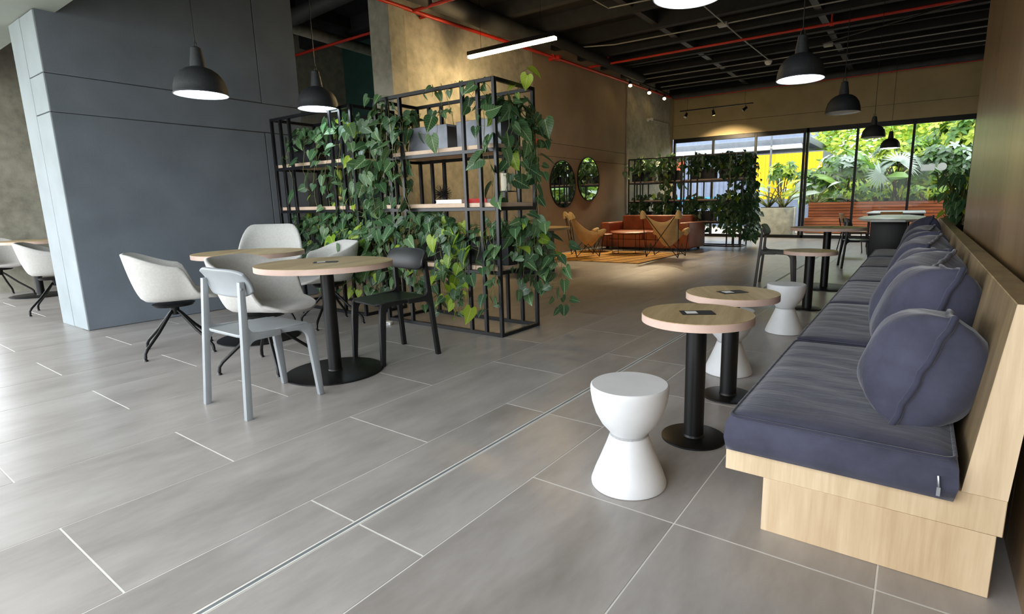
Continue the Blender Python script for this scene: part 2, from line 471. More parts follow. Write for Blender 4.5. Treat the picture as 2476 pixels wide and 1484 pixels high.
wm = wall('wall_left_rear', -7.2, -6.845, 6.0, 17.3, 0, CEIL, M['groove'], 'long side wall of concrete and taupe panels with two round mirrors')
MB().box(-6.87, -6.83, 6.02, 9.545, 0, CEIL).build('panel', M['concrete_pale'], wm, smooth=False)  # paler concrete than the pillar; lamp light on this panel put into the colour
for z0, z1 in ((0, 2.15), (2.15, 2.44), (2.44, CEIL)):
    panel(wm, -6.87, -6.83, 9.555, 13.88, z0+g/2, z1-g/2, M['taupe_wall'])
for y0, y1 in ((13.89, 15.4), (15.408, 16.97)):
    panel(wm, -6.87, -6.80, y0, y1, 0, CEIL, M['concrete_pale'])
MB().box(-6.87, -6.83, 16.98, 17.3, 0, CEIL).build('panel', M['beige_wall'], wm, smooth=False)
wp = wall('wall_pillar', -7.1, -6.66, 5.72, 6.02, 0, CEIL, M['concrete'], 'square raw concrete pillar beside the recess')
wf = wall('wall_back', -6.83, 4.0, 17.31, 17.55, 3.1, CEIL, M['groove'], 'beige wall strip above the garden windows')
for z0, z1 in ((3.1, 3.515), (3.515, CEIL)):
    panel(wf, -6.83, 4.0, 17.29, 17.32, z0+g/2, z1-g/2, M['beige_wall'])
wr = wall('wall_right', 0.335, 0.62, -1.2, 5.84, 0, CEIL, M['groove'], 'brown wood laminate wall beside the bench')
for y0, y1 in ((-1.2, 0.9), (0.9, 2.1), (2.1, 3.35), (3.35, 4.6), (4.6, 5.845)):
    MB().box(0.32, 0.345, y0+0.0015, y1-0.0015, 0, CEIL).build('panel', M['wood_wall'], wr, smooth=False)
wall('wall_right_rear', 3.9, 4.1, 5.6, 17.5, 0, CEIL, M['taupe_wall'], 'plain taupe wall on the right')
wall('wall_right_return', 0.62, 4.0, 5.6, 5.84, 0, CEIL, M['taupe_wall'], 'taupe return wall behind the wood wall')
wall('wall_side_return', -11.1, -7.1, 8.15, 8.3, 0, CEIL, M['black_ceiling'], 'dark return wall behind the recess')
ceiling = wall('ceiling', -11.2, 4.1, 1.8, 17.6, CEIL, CEIL+0.2, M['black_ceiling'], 'black painted ceiling with exposed services')
sof = wall('ceiling_soffit', -11.2, 4.1, -1.2, 1.8, 2.85, CEIL+0.2, M['soffit'], 'low pale grey soffit along the facade')
# black ribs of the ceiling
for i, y in enumerate([2.6, 3.7, 4.8, 5.9, 7.0, 8.1, 9.2, 10.3, 11.4, 12.5, 13.6, 14.7, 15.8, 16.9]):
    MB().box(-11.1 if y < 8 else -6.83, 4.0 if y > 5.9 else 0.32, y-0.07, y+0.07, 4.36, CEIL).build('rib', M['black_ceiling'], ceiling, smooth=False)
for x in (-9.2, -4.45, -1.8):
    MB().box(x-0.06, x+0.06, 1.8, 17.3 if x > -6.8 else 7.95, 4.42, CEIL).build('beam', M['ceil_metal'], ceiling, smooth=False)
# facade posts behind the camera
wall('wall_front', 0.62, 4.1, -1.2, -1.05, 0, 2.85, M['taupe_wall'], 'solid end of the front facade')
wall('ground_terrace', -40, 30, -40, -2.2, -0.1, -0.02, M['concrete_pale'], 'unseen paving in front of the facade, pale to bounce light indoors')  # unseen ground, made pale so daylight bounces up to the ceilings
wall('ground_side', -40, -11.2, -2.2, 40, -0.1, -0.02, M['concrete_pale'], 'pale paving beside the building')

# windows: frames, panes
def window(name, x0, x1, mull, label):
    w = struct(thing(name, label, None)); del_cat(w)
    return w
def del_cat(o):
    if 'category' in o: del o['category']
    return o
WY = 17.29
mulls = [-6.78, -5.52, -4.24, -2.90, -1.575, -0.30, 0.97, 2.25, 3.55]
for i, (a, b) in enumerate(zip(mulls[:-1], mulls[1:])):
    w = bpy.data.objects.new('window_%d' % (i+1), None); C.objects.link(w); w.location = (0, WY, 0); struct(w)
    tag(w, 'black framed floor-to-header garden window pane %s' % ['next to the concrete wall', 'behind the rear shelf', 'in front of the yellow shed', 'left of centre above the slatted planter', 'behind the small hanging lamps', 'carrying the white stickers', 'behind the wood wall', 'furthest right'][i])
    fw = 0.05
    MB().box(a-0.03, a+0.03, 0.0, 0.1, 0, 3.1).build('mullion', M['dark_frame'], w, bevel=0.004, seg=1)
    if abs(a+2.9) < 0.1: MB().box(a+0.05, a+0.12, 0.0, 0.1, 0, 3.1).build('mullion', M['dark_frame'], w, bevel=0.004, seg=1)
    MB().box(a+0.03, b-0.03, 0.0, 0.1, 2.98, 3.1).build('header', M['dark_frame'], w, bevel=0.004, seg=1)
    MB().box(a+0.03, b-0.03, 0.0, 0.1, 0.0, 0.09).build('sill', M['dark_frame'], w, bevel=0.004, seg=1)
    MB().box(a+0.03, b-0.03, 0.045, 0.055, 0.09, 2.98).build('pane', M['glass'], w, smooth=False)
    if i == 5:
        MB().box(-0.08, 0.22, 0.03, 0.04, 1.78, 1.94).build('sticker', M['sticker'], w, smooth=False)
        MB().lathe([(0.0001, 0), (0.1, 0), (0.1, 0.008), (0.0001, 0.008)], 24).xf(Matrix.Translation((0.37, 0.04, 1.87)) @ Matrix.Rotation(PI/2, 4, 'X')).build('sticker', M['sticker'], w)

# ------------------------------------------------------------------ bench along the wood wall
BY0, BY1 = 1.772, 8.95
bench = thing('banquette_bench', 'long pale oak banquette bench with a raked backrest along the wood wall', 'bench', (0, BY0, 0))
L = BY1-BY0
MB().box(-0.357, 0.25, 0.004, L-0.02, 0, 0.193).build('plinth', M['oak_end'], bench, bevel=0.002, seg=1)
MB().box(-0.482, 0.262, 0, L, 0.193, 0.302).build('seat_slab', M['oak_slab'], bench, bevel=0.002, seg=1)
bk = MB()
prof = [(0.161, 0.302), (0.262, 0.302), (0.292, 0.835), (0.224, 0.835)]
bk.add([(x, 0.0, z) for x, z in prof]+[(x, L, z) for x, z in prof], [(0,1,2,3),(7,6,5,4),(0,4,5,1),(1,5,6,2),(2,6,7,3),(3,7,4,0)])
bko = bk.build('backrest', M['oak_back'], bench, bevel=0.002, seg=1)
ec = MB()
pe = [(0.1615, 0.3025), (0.2615, 0.3025), (0.2915, 0.8345), (0.2245, 0.8345)]
ec.add([(x, -0.003, z) for x, z in pe]+[(x, 0.001, z) for x, z in pe], [(0,1,2,3),(7,6,5,4),(0,4,5,1),(1,5,6,2),(2,6,7,3),(3,7,4,0)])
ec.build('end_panel', M['oak_end'], bench, smooth=False)

def cushion_mesh(w, d, h, droop=0.0):
    """puffed seat pad, x width w, y depth d"""
    mb = MB(); nu, nv = 20, 26
    def top(u, v):
        x = (u-0.5)*w; y = (v-0.5)*d
        ex = 1-abs(2*u-1)**6; ey = 1-abs(2*v-1)**6
        puff = 0.022*(ex*ey)**0.6
        wr = 0.004*math.sin(y*38+3*math.sin(x*7))*ex*ey
        return (x, y, h+puff+wr)
    mb.grid(top, nu, nv)
    per = []
    for i in range(nu): per.append(i*nv)
    for j in range(1, nv): per.append((nu-1)*nv+j)
    for i in range(nu-2, -1, -1): per.append(i*nv+nv-1)
    for j in range(nv-2, 0, -1): per.append(j)
    n = len(per); o = len(mb.v)
    for lv, (out, zz) in enumerate(((0.012, h*0.75), (0.016, h*0.4), (0.008, 0.008), (-0.02, 0.0))):
        for q in per:
            x, y, z = mb.v[q]
            sx = 1+2*out/w; sy = 1+2*out/d
            dz = droop*(1 if lv >= 2 else (0.5 if lv == 1 else 0))*max(0.0, min(1.0, (-y-d/2+0.03)/0.03))
            mb.v.append((x*sx, y*sy, zz-dz))
    for lv in range(4):
        for a in range(n):
            b = (a+1) % n
            p0 = per[a] if lv == 0 else o+(lv-1)*n+a; p1 = per[b] if lv == 0 else o+(lv-1)*n+b
            mb.f.append((p0, p1, o+lv*n+b, o+lv*n+a))
    mb.f.append(tuple(o+3*n+a for a in range(n)))
    return mb
CW, CD, CH = 0.605, 1.165, 0.094
cm0 = cushion_mesh(CW, CD, CH, 0.034).mesh('pad', M['velvet'], angle=70)
cm = cushion_mesh(CW, CD, CH).mesh('pad', M['velvet'], angle=70)
rr = []
def rrect(w, d, r, z, n=5):
    pts = []
    for cx, cy, a0 in ((w/2-r, d/2-r, 0), (-w/2+r, d/2-r, PI/2), (-w/2+r, -d/2+r, PI), (w/2-r, -d/2+r, 3*PI/2)):
        for i in range(n+1):
            a = a0+PI/2*i/n; pts.append((cx+r*math.cos(a), cy+r*math.sin(a), z))
    return pts
def dens(pts, k=4):
    out = []
    for a, b in zip(pts, pts[1:]+pts[:1]):
        for i in range(k): out.append(tuple(Vector(a).lerp(Vector(b), i/k)))
    return out
pm = MB().tube(rrect(CW+0.006, CD+0.006, 0.03, CH), 0.0055, 6, closed=True).mesh('piping', M['velvet_dark'], angle=80)
names = ['nearest of the row, with the zip pull', 'second from the near end', 'third from the near end', 'fourth from the near end', 'fifth from the near end', 'furthest, at the far end']
for i in range(6):
    t = thing('seat_cushion', 'slate blue velvet bench seat cushion, %s' % names[i], 'cushion', (-0.165, BY0+(0.012 if i else -0.018)+CD/2+i*1.185, 0.3025), 0, 'bench seat cushions')
    inst('pad', cm if i else cm0, t); inst('piping', pm, t)
    if i == 0:
        z = MB(); z.tube([(0.27, -CD/2-0.018, 0.045), (0.272, -CD/2-0.024, 0.03), (0.274, -CD/2-0.02, 0.012)], 0.0035, 6)
        z.box(0.2695, 0.2785, -CD/2-0.0235, -CD/2-0.0205, -0.012, 0.014)
        z.build('zip_pull', M['steel'], t)

def pillow_mesh(sz, th):
    n = 26; mb = MB()
    def half(sgn):
        def fn(u, v):
            a = 2*u-1; b = 2*v-1
            e = max(0.0, (1-abs(a)**3.2))*max(0.0, (1-abs(b)**3.2))
            hgt = th/2*e**0.46
            # edges pull in between the corners
            px = a*sz/2*(1-0.07*(1-b*b)); pz = b*sz/2*(1-0.07*(1-a*a))
            wr = 0.006*math.sin(9*a+4*b)*e**0.5*(abs(b))
            return (sgn*(hgt+wr), px, pz)
        return fn
    mb.grid(half(1), n, n); mb.grid(half(-1), n, n)
    return mb
def pillow_seam(sz):
    pts = []
    for (a0, b0), (a1, b1) in (((-1,-1),(1,-1)), ((1,-1),(1,1)), ((1,1),(-1,1)), ((-1,1),(-1,-1))):
        for i in range(10):
            a = a0+(a1-a0)*i/10; b = b0+(b1-b0)*i/10
            pts.append((0.004*math.sin(i*2.2), a*sz/2*(1-0.07*(1-b*b)), b*sz/2*(1-0.07*(1-a*a))))
    return MB().tube(pts, 0.011, 7, closed=True)
pl_defs = [  # y, x, size, thickness, lean deg, twist deg, roll deg
    (2.105, 0.05, 0.375, 0.335, 20, -3, -7), (2.66, 0.05, 0.445, 0.33, 20, 5, -5), (3.20, 0.03, 0.44, 0.35, 24, -10, 7), (3.78, 0.04, 0.44, 0.33, 22, 8, -4),
    (4.55, 0.03, 0.44, 0.34, 20, -8, 6), (5.45, 0.04, 0.44, 0.34, 22, 6, -6), (6.45, 0.03, 0.44, 0.34, 22, -5, 5), (7.55, 0.03, 0.44, 0.33, 18, 6, -16)]
plab = ['nearest of the row, resting on the first cushion', 'second from the near end', 'third from the near end', 'fourth from the near end', 'fifth from the near end', 'sixth from the near end', 'seventh from the near end', 'furthest, tilted with one corner up']
for (y, px_, sz, th, lean, tw, ro), lb in zip(pl_defs, plab):
    t = thing('throw_pillow', 'plump slate blue velvet back pillow, %s' % lb, 'pillow', (px_, y, 0.398+sz*0.5*math.cos(math.radians(lean))+(abs(math.sin(math.radians(ro)))*sz*0.3 if sz > 0.4 else -0.015), ), 0, 'bench back pillows')
    t.rotation_euler = Euler((math.radians(ro), math.radians(lean), math.radians(tw)), 'XYZ')
    pillow_mesh(sz, th).build('pillow_body', M['velvet'], t, angle=80)
    pillow_seam(sz).build('piping', M['velvet_dark'], t, angle=80)

# ------------------------------------------------------------------ tables
def round_table(loc, r, z, rb, pole, label, rz=0.0, plate=True, group='round cafe tables', pa=0.5):
    t = thing('round_table', label, 'table', loc, rz, group)
    th = 0.036
    MB().lathe([(0.0001, z), (r-0.001, z), (r-0.001, z-0.002), (0.0001, z-0.002)], 64).build('table_top', M['table_top'], t)
    MB().lathe([(0.0001, z-0.002), (r-0.002, z-0.002), (r, z-0.004), (r, z-th), (r-0.004, z-th-0.001), (0.0001, z-th-0.001)], 64).build('edge_band', M['table_edge'], t)
    MB().lathe([(0.0001, 0.02), (pole, 0.02), (pole, z-th-0.012), (pole+0.05, z-th-0.008), (pole+0.05, z-th-0.0015), (0.0001, z-th-0.0015)], 32).build('pole', M['black_metal'], t)
    MB().lathe([(0.0001, 0.0), (rb, 0.0), (rb, 0.008), (rb-0.006, 0.011), (pole+0.004, 0.013), (pole, 0.022), (0.0001, 0.022)], 56).build('base', M['black_metal'], t)
    if plate:
        p = MB().box(-0.075, 0.075, -0.045, 0.045, z+0.0002, z+0.003).build('code_plate', M['plate_dark'], t, bevel=0.001, seg=1)
        p.rotation_euler = (0, 0, pa)
        MB().box(-0.052, -0.002, -0.024, 0.026, z+0.003, z+0.0036).build('blank_square', M['paper_white'], p, smooth=False)
    return t
round_table((-3.241, 2.111, 0), 0.43, 0.755, 0.32, 0.043, 'large round oak-topped table with black pedestal between the grey and black chairs', 0.3, pa=0.6)
round_table((-4.71, 2.36, 0), 0.43, 0.755, 0.325, 0.043, 'large round oak-topped table ringed by pale shell armchairs by the grey wall', 0.7, plate=False)
round_table((-0.801, 2.37, 0), 0.25, 0.605, 0.149, 0.046, 'small round oak side table nearest the camera beside the bench', 0.2, pa=0.35)
round_table((-0.826, 3.02, 0), 0.25, 0.605, 0.142, 0.046, 'small round oak side table, second from the camera beside the bench', 0.5, pa=0.35)
round_table((-0.878, 5.98, 0), 0.25, 0.60, 0.14, 0.046, 'small round oak side table further along the bench, behind the third white stool', 0.1, plate=False)
round_table((-0.933, 7.58, 0), 0.43, 0.762, 0.35, 0.045, 'large round oak-topped table near the far end of the bench', 0.9, pa=0.5)
round_table((-9.95, 2.10, 0), 0.43, 0.755, 0.33, 0.043, 'round oak-topped table by the concrete wall at far left', 0.0, plate=False)

# hourglass stools
st_prof = [(0.0001, 0.414), (0.1465, 0.414), (0.151, 0.410), (0.1525, 0.403), (0.152, 0.385), (0.146, 0.345), (0.132, 0.30), (0.110, 0.258), (0.082, 0.226), (0.075, 0.216),
           (0.076, 0.205), (0.09, 0.165), (0.112, 0.11), (0.135, 0.055), (0.15, 0.012), (0.149, 0.003), (0.143, 0.0), (0.0001, 0.0)]
def hourglass(loc, label):
    t = thing('hourglass_stool', label, 'stool', loc, 0, 'white hourglass stools')
    MB().lathe([p for p in st_prof[:11]][::-1], 56).build('seat_bowl', M['stool_white'], t, angle=40)
    MB().lathe(st_prof[9:], 56).build('base_cone', M['stool_white'], t, angle=50)
hourglass((-0.878, 1.829, 0), 'white plastic hourglass stool standing free, nearest the camera')
hourglass((-0.955, 3.47, 0), 'white plastic hourglass stool half hidden behind the small tables')
hourglass((-0.872, 4.816, 0), 'white plastic hourglass stool, furthest of the three along the bench')

# ------------------------------------------------------------------ plastic chairs
def sm(a, b, x):
    t = max(0, min(1, (x-a)/(b-a))); return t*t*(3-2*t)
def plastic_chair(loc, rz, mat, label, group):
    t = thing('plastic_chair', label, 'chair', loc, rz, group)
    zs = 0.452
    # seat: softly dished slab with rounded corners
    mb = MB(); pts = rrect(0.42, 0.42, 0.07, 0, 6)
    o = len(mb.v)
    ring = []
    for lv, (s, z) in enumerate(((0.985, zs-0.016), (1.0, zs-0.008), (0.985, zs), (0.7, zs-0.006), (0.35, zs-0.010))):
        for x, y, _ in pts:
            tp = 1-0.10*sm(-0.21, 0.21, y)
            mb.v.append((x*s*tp*1.03, y*s+0.01, z-0.012*(x*s/0.2)**2*0 - 0.012*sm(0.12, 0.22, y*s)))
    n = len(pts)
    for lv in range(4):
        for a in range(n):
            b = (a+1) % n; mb.f.append((lv*n+a, lv*n+b, (lv+1)*n+b, (lv+1)*n+a))
    mb.f.append(tuple(range(n-1, -1, -1))); mb.f.append(tuple(4*n+a for a in range(n)))
    mb.build('seat', mat, t, angle=50)
    def extr(poly, xc, th, lean, name):
        # poly in (y, z); extruded across x, leaning outwards towards the floor
        n_ = len(poly); vs = [(xc-th/2+lean*(1-z/zs), y, z) for y, z in poly]+[(xc+th/2+lean*(1-z/zs), y, z) for y, z in poly]
        MB().add(vs, [tuple(range(n_-1, -1, -1)), tuple(range(n_, 2*n_))]+[(i, (i+1) % n_, n_+(i+1) % n_, n_+i) for i in range(n_)]).build(name, mat, t, bevel=0.004, seg=2)
    def arc(cy, cz, r_, a0, a1, n_=6): return [(cy+r_*math.cos(math.radians(a0+(a1-a0)*i/n_)), cz+r_*math.sin(math.radians(a0+(a1-a0)*i/n_))) for i in range(n_+1)]
    for sx in (-1, 1):
        rear = [(-0.245, 0.0), (-0.212, 0.0), (-0.182, 0.375)]+arc(-0.132, 0.372, 0.048, 175, 90)+[(0.0, 0.422), (0.0, 0.452), (-0.11, 0.455)]+arc(-0.125, 0.503, 0.045, 270, 186)[:]+[(-0.158, 0.735), (-0.184, 0.735)]
        extr(rear, sx*0.214, 0.03, sx*0.018, 'leg')
        front = [(0.236, 0.0), (0.224, 0.30), (0.212, 0.42), (0.198, 0.446), (0.0, 0.452), (0.0, 0.424), (0.10, 0.42)]+arc(0.112, 0.358, 0.06, 90, 8)+[(0.205, 0.0)]
        extr(front, sx*0.19, 0.03, sx*0.008, 'leg')
    MB().bar((-0.186, 0.17, zs-0.026), (0.186, 0.17, zs-0.026), 0.022, 0.022).build('seat_rail', mat, t, bevel=0.005)
    def back(u, v):
        a = (2*u-1); x = a*0.238
        zt = 0.80-0.022*abs(a)**5; zb = 0.645+0.035*abs(a)**5
        z = zb+(zt-zb)*v
        y = -0.158+0.032*a*a - 0.045*v*v
        return (x, y, z)
    mb = MB().grid(back, 25, 11)
    ob = mb.build('backrest', mat, t, angle=60)
    md = ob.modifiers.new('thickness', 'SOLIDIFY'); md.thickness = 0.02; md.offset = 0
    bv = ob.modifiers.new('round', 'BEVEL'); bv.width = 0.006; bv.segments = 2
    for sx in (-1, 1):
        MB().lathe([(0.0001, 0), (0.009, 0), (0.009, 0.006), (0.0001, 0.006)], 14).xf(Matrix.Translation((sx*0.216, -0.178, 0.70)) @ Matrix.Rotation(PI/2, 4, 'X')).build('screw_cap', mat, ob)
    return t
plastic_chair((-3.105, 1.56, 0), 0.0, M['plastic_grey'], 'pale blue-grey plastic chair in front of the large round table, seen from behind', 'plastic side chairs')
plastic_chair((-3.205, 2.60, 0), fac(-0.14, -0.99), M['plastic_black'], 'black plastic chair at the large round table in front of the plant shelf', 'plastic side chairs')
plastic_chair((-1.50, 7.52, 0), fac(0.97, 0.1), M['charcoal'], 'charcoal plastic chair at the round table near the end of the bench', 'plastic side chairs')
plastic_chair((-0.80, 10.1, 0), fac(0.97, 0.22), M['plastic_black'], 'black plastic chair between the far round table and the white octagonal table', 'plastic side chairs')

# ------------------------------------------------------------------ shell armchairs
def rim(phi, hb):
    d = math.degrees(abs(phi))         # 0 front .. 180 back
    if hb > 0.45: return 0.20*sm(44, 72, d)+(hb-0.20)*sm(84, 145, d)-0.02*(1-sm(0, 40, d))
    return 0.045*sm(30, 56, d)+0.215*sm(54, 78, d)+(hb-0.26)*sm(74, 150, d)-0.024*(1-sm(0, 42, d))
def armchair(loc, rz, label, hb=0.365, legs=True):
    t = thing('shell_armchair', label, 'chair', loc, rz, 'pale shell armchairs')
    zs = 0.43
    def fn(u, v):
        phi = -PI+2*PI*u               # 0 = front (+y)
        c, s = math.cos(phi), math.sin(phi)
        d = math.degrees(abs(phi))
        R = ((abs(s)/0.30)**2.5+(abs(c)/(0.335 if c > 0 else 0.29))**2.5)**(-1/2.5)
        R *= 1-0.085*math.exp(-((d-57)/13)**2)       # waist between arm and seat lip
        Hh = rim(phi, hb)
        wallf = sm(36, 80, d)
        g0 = 0.80-0.18*wallf
        if v < 0.5:
            q = v/0.5; g_ = g0*q; z = zs-0.014*(1-q*q)
        else:
            q = (v-0.5)/0.5
            g_ = g0+(1-g0)*(q**0.7); z = zs+Hh*q**1.3
        return (R*g_*s, R*g_*c, z)
    mb = MB().grid(fn, 64, 17, wrap_u=True)
    ob = mb.build('seat_shell', M['shell'], t, angle=80)
    md = ob.modifiers.new('thickness', 'SOLIDIFY'); md.thickness = 0.022; md.offset = -1
    MB().lathe([(0.0001, 0.372), (0.13, 0.372), (0.145, 0.392), (0.0001, 0.392)], 24).build('seat_plate', M['black_metal'], t)
    MB().lathe([(0.0001, 0.30), (0.026, 0.30), (0.03, 0.33), (0.034, 0.374), (0.0001, 0.374)], 20).build('hub', M['black_metal'], t)
    for a in (PI/4, 3*PI/4, 5*PI/4, 7*PI/4):
        c, s = math.cos(a), math.sin(a)
        pts = [(0.02*c, 0.02*s, 0.335), (0.055*c, 0.055*s, 0.305), (0.17*c, 0.17*s, 0.185), (0.285*c, 0.285*s, 0.085), (0.308*c, 0.308*s, 0.055), (0.312*c, 0.312*s, 0.02)]
        lg = MB().tube(pts, 0.0115, 10).build('leg', M['black_metal'], t, angle=60)
        MB().lathe([(0.0001, 0.0), (0.017, 0.0), (0.015, 0.008), (0.008, 0.018), (0.0001, 0.022)], 14, 0.312*c, 0.312*s).build('glide', M['plastic_black'], lg)
    return t
armchair((-4.84, 1.79, 0), fac(0.36, 0.93), 'pale grey shell armchair standing before the grey wall, seen from its side')
armchair((-3.765, 1.935, 0), fac(0.9, 0.44), 'pale grey shell armchair turned open towards the large round table')
armchair((-4.66, 3.05, 0), fac(-0.25, -0.97), 'pale grey shell armchair in front of the left plant shelf')
armchair((-5.26, 2.82, 0), fac(0.74, -0.67), 'pale grey high-backed shell armchair against the grey wall', hb=0.53)
armchair((-8.12, 1.85, 0), fac(0.36, 0.93), 'pale grey shell armchair half hidden by the column end at far left')
armchair((-10.3, 1.80, 0), fac(0.93, 0.30), 'pale grey shell armchair behind the far left table, cut by the picture edge')

# ------------------------------------------------------------------ steel plant shelves
def shelf_unit(x0, x1, y0, y1, label, zl=(1.60, 1.13, 0.60), top=2.1):
    t = thing('plant_shelf', label, 'shelf', ((x0+x1)/2, (y0+y1)/2, 0), 0, 'black steel plant shelves')
    w, d = (x1-x0), (y1-y0); s = 0.03; hw, hd = w/2-s/2, d/2-s/2
    post = MB().box(-s/2, s/2, -s/2, s/2, 0, top).mesh('post', M['shelf_metal'], bevel=0.002, seg=1)
    for sy in (-1, 1):
        for sx in (-1, 1):
            for k in (0, 1, 2): inst('post', post, t, loc=(sx*(hw-0.17*k), sy*hd, 0))
    rx = MB().box(-hw+s/2, hw-s/2, -s/2, s/2, -s/2, s/2).mesh('rail', M['shelf_metal'], bevel=0.002, seg=1)
    ry = MB().box(-s/2, s/2, -hd+s/2, hd-s/2, -s/2, s/2).mesh('rail', M['shelf_metal'], bevel=0.002, seg=1)
    for z in (top-s/2, s/2)+tuple(q-0.052 for q in zl):
        for sy in (-1, 1): inst('rail', rx, t, loc=(0, sy*hd, z))
        for sx in (-1, 1): inst('rail', ry, t, loc=(sx*hw, 0, z))
    brd = MB().box(-w/2+0.032, w/2-0.032, -d/2+0.03, d/2-0.03, -0.036, 0).mesh('shelf_board', M['board_edge'], bevel=0.002, seg=1)
    for z in zl: inst('shelf_board', brd, t, loc=(0, 0, z))
    return t
shelf_unit(-4.305, -2.833, 3.436, 3.985, 'black steel shelf unit overgrown with vines, right of the pair behind the tables')
shelf_unit(-6.09, -4.645, 3.436, 3.985, 'black steel shelf unit overgrown with vines, left of the pair beside the grey wall')
shelf_unit(-5.02, -3.53, 13.47, 14.02, 'backlit steel plant shelf behind the sofa, right half', zl=(1.66, 1.17, 0.63), top=2.25)
shelf_unit(-6.56, -5.07, 13.47, 14.02, 'backlit steel plant shelf behind the sofa, left half beside the concrete', zl=(1.66, 1.17, 0.63), top=2.25)

# ------------------------------------------------------------------ heart leaves and trailing vines
def heart_mesh(name, mat, curl=0.12, wid=0.86):
    # unit leaf: stem joint at origin, tip at +Y, normal +Z
    rows = [(-0.16, 0.20), (-0.14, 0.34), (0.0, 0.46), (0.2, 0.48), (0.42, 0.40), (0.64, 0.27), (0.84, 0.12)]
    v = []; f = []
    v.append((0, 0.0, 0))
    for y, w in rows:
        w *= wid
        zz = -curl*(y-0.1)**2
        v += [(-w, y, zz+0.10*w), (-w*0.5, y+0.01, zz+0.035*w), (w*0.5, y+0.01, zz+0.035*w), (w, y, zz+0.10*w)]
    tip = len(v); v.append((0, 1.0, -curl))
    mid = []
    for i, (y, w) in enumerate(rows[2:]):
        mid.append(len(v)); v.append((0, max(y, 0.0)+0.02, -curl*(y-0.1)**2-0.02))
    idx = lambda r, c: 1+r*4+c
    for r in range(6):
        f += [(idx(r,0), idx(r,1), idx(r+1,1), idx(r+1,0)), (idx(r,2), idx(r,3), idx(r+1,3), idx(r+1,2))]
    f += [(0, idx(2,1), idx(1,1)), (0, idx(1,2), idx(2,2)), (0, mid[0], idx(2,1)), (0, idx(2,2), mid[0])]
    for r in range(2, 6):
        m0, m1 = mid[r-2], mid[r-1]
        f += [(idx(r,1), m0, m1, idx(r+1,1)), (m0, idx(r,2), idx(r+1,2), m1)]
    f += [(idx(6,0), idx(6,1), tip), (idx(6,1), mid[-1], tip), (mid[-1], idx(6,2), tip), (idx(6,2), idx(6,3), tip)]
    me = bpy.data.meshes.new(name); me.from_pydata(v, [], f); me.update()
    for p in me.polygons: p.use_smooth = True
    me.materials.append(mat); return me
LEAF = {'d': [heart_mesh('leaf', M['leaf_dark'], 0.18, 0.86), heart_mesh('leaf', M['leaf_dark'], 0.05, 0.72), heart_mesh('leaf', M['leaf_dark'], 0.3, 0.95)],
        'm': [heart_mesh('leaf', M['leaf_mid'], 0.15, 0.8), heart_mesh('leaf', M['leaf_mid'], 0.25, 0.95)],
        'l': [heart_mesh('leaf', M['leaf_lime'], 0.15, 0.8), heart_mesh('leaf', M['leaf_lime'], 0.3, 0.9)]}
def leaf_matrix(p, tipdir, nrm, size):
    y = Vector(tipdir).normalized(); z = Vector(nrm); z = z - y*z.dot(y)
    if z.length < 1e-4: z = y.orthogonal()
    z.normalize(); x = y.cross(z)
    m = Matrix.Identity(4)
    for i in range(3):
        m[i][0] = x[i]*size; m[i][1] = y[i]*size; m[i][2] = z[i]*size; m[i][3] = p[i]
    return m
def jit(a): return Vector((rnd.uniform(-a, a), rnd.uniform(-a, a), rnd.uniform(-a, a)))

def planter_box(loc, w, d, h, mat, label, group):
    t = thing('planter_box', label, 'planter', loc, 0, group)
    b = MB().box(-w/2, w/2, -d/2, d/2, 0, h-0.02)
    b.box(-w/2, w/2, -d/2, -d/2+0.008, h-0.02, h).box(-w/2, w/2, d/2-0.008, d/2, h-0.02, h).box(-w/2, -w/2+0.008, -d/2, d/2, h-0.02, h).box(w/2-0.008, w/2, -d/2, d/2, h-0.02, h)
    b.build('box', mat, t, bevel=0.002, seg=1)
    MB().box(-w/2+0.009, w/2-0.009, -d/2+0.009, d/2-0.009, h-0.03, h-0.008).build('soil', M['soil'], t, smooth=False)
    return t

def pick_kind(w):
    r = rnd.random()*sum(w.values())
    for k_, q in w.items():
        r -= q
        if r <= 0: return k_
    return 'd'

def make_vine(t, h, path, out, leaves, size, kinds, stems, joined=None, spacing=0.075, fill=1.0):
    """path: world points; out: direction leaves face"""
    base = t.location
    pts = [Vector(p)-base for p in path]
    # resample with wiggle
    fine = []
    for a, b in zip(pts[:-1], pts[1:]):
        n = max(1, int((b-a).length/0.05))
        for i in range(n): fine.append(a.lerp(b, i/n)+jit(0.008))
    fine.append(pts[-1])
    stems.tube(fine, [0.0032*(1-0.5*i/len(fine)) for i in range(len(fine))], 4, caps=False)
    acc = 0; side = 1
    for a, b in zip(fine[:-1], fine[1:]):
        acc += (b-a).length
        if acc < spacing*rnd.uniform(0.7, 1.3): continue
        acc = 0; side = -side
        if rnd.random() > fill: continue
        o = Vector(out)
        lat = Vector((0, 0, 1)).cross(o).normalized()*side
        s = size*rnd.choice([0.55, 0.7, 0.8, 0.95, 1.05, 1.2, 1.3])
        p = b + lat*rnd.uniform(0.01, 0.075) + o*rnd.uniform(-0.02, 0.06)+Vector((0, 0, rnd.uniform(-0.02, 0.04)))
        tip = Vector((0, 0, -1))*rnd.uniform(0.35, 1.15) + lat*rnd.uniform(-0.3, 1.0) + o*rnd.uniform(-0.1, 0.7) + jit(0.4)
        nr = o*rnd.uniform(0.4, 1.1) + Vector((0, 0, rnd.uniform(0.1, 0.8))) + lat*rnd.uniform(-0.7, 0.7) + jit(0.5)
        k_ = pick_kind(kinds)
        stems.tube([b, p], 0.0018, 3, caps=False)
        mt = leaf_matrix(p, tip, nr, s)
        if joined is None: inst('leaf', rnd.choice(LEAF[k_]), t, mw=mt)
        else: joined.append((k_, mt))

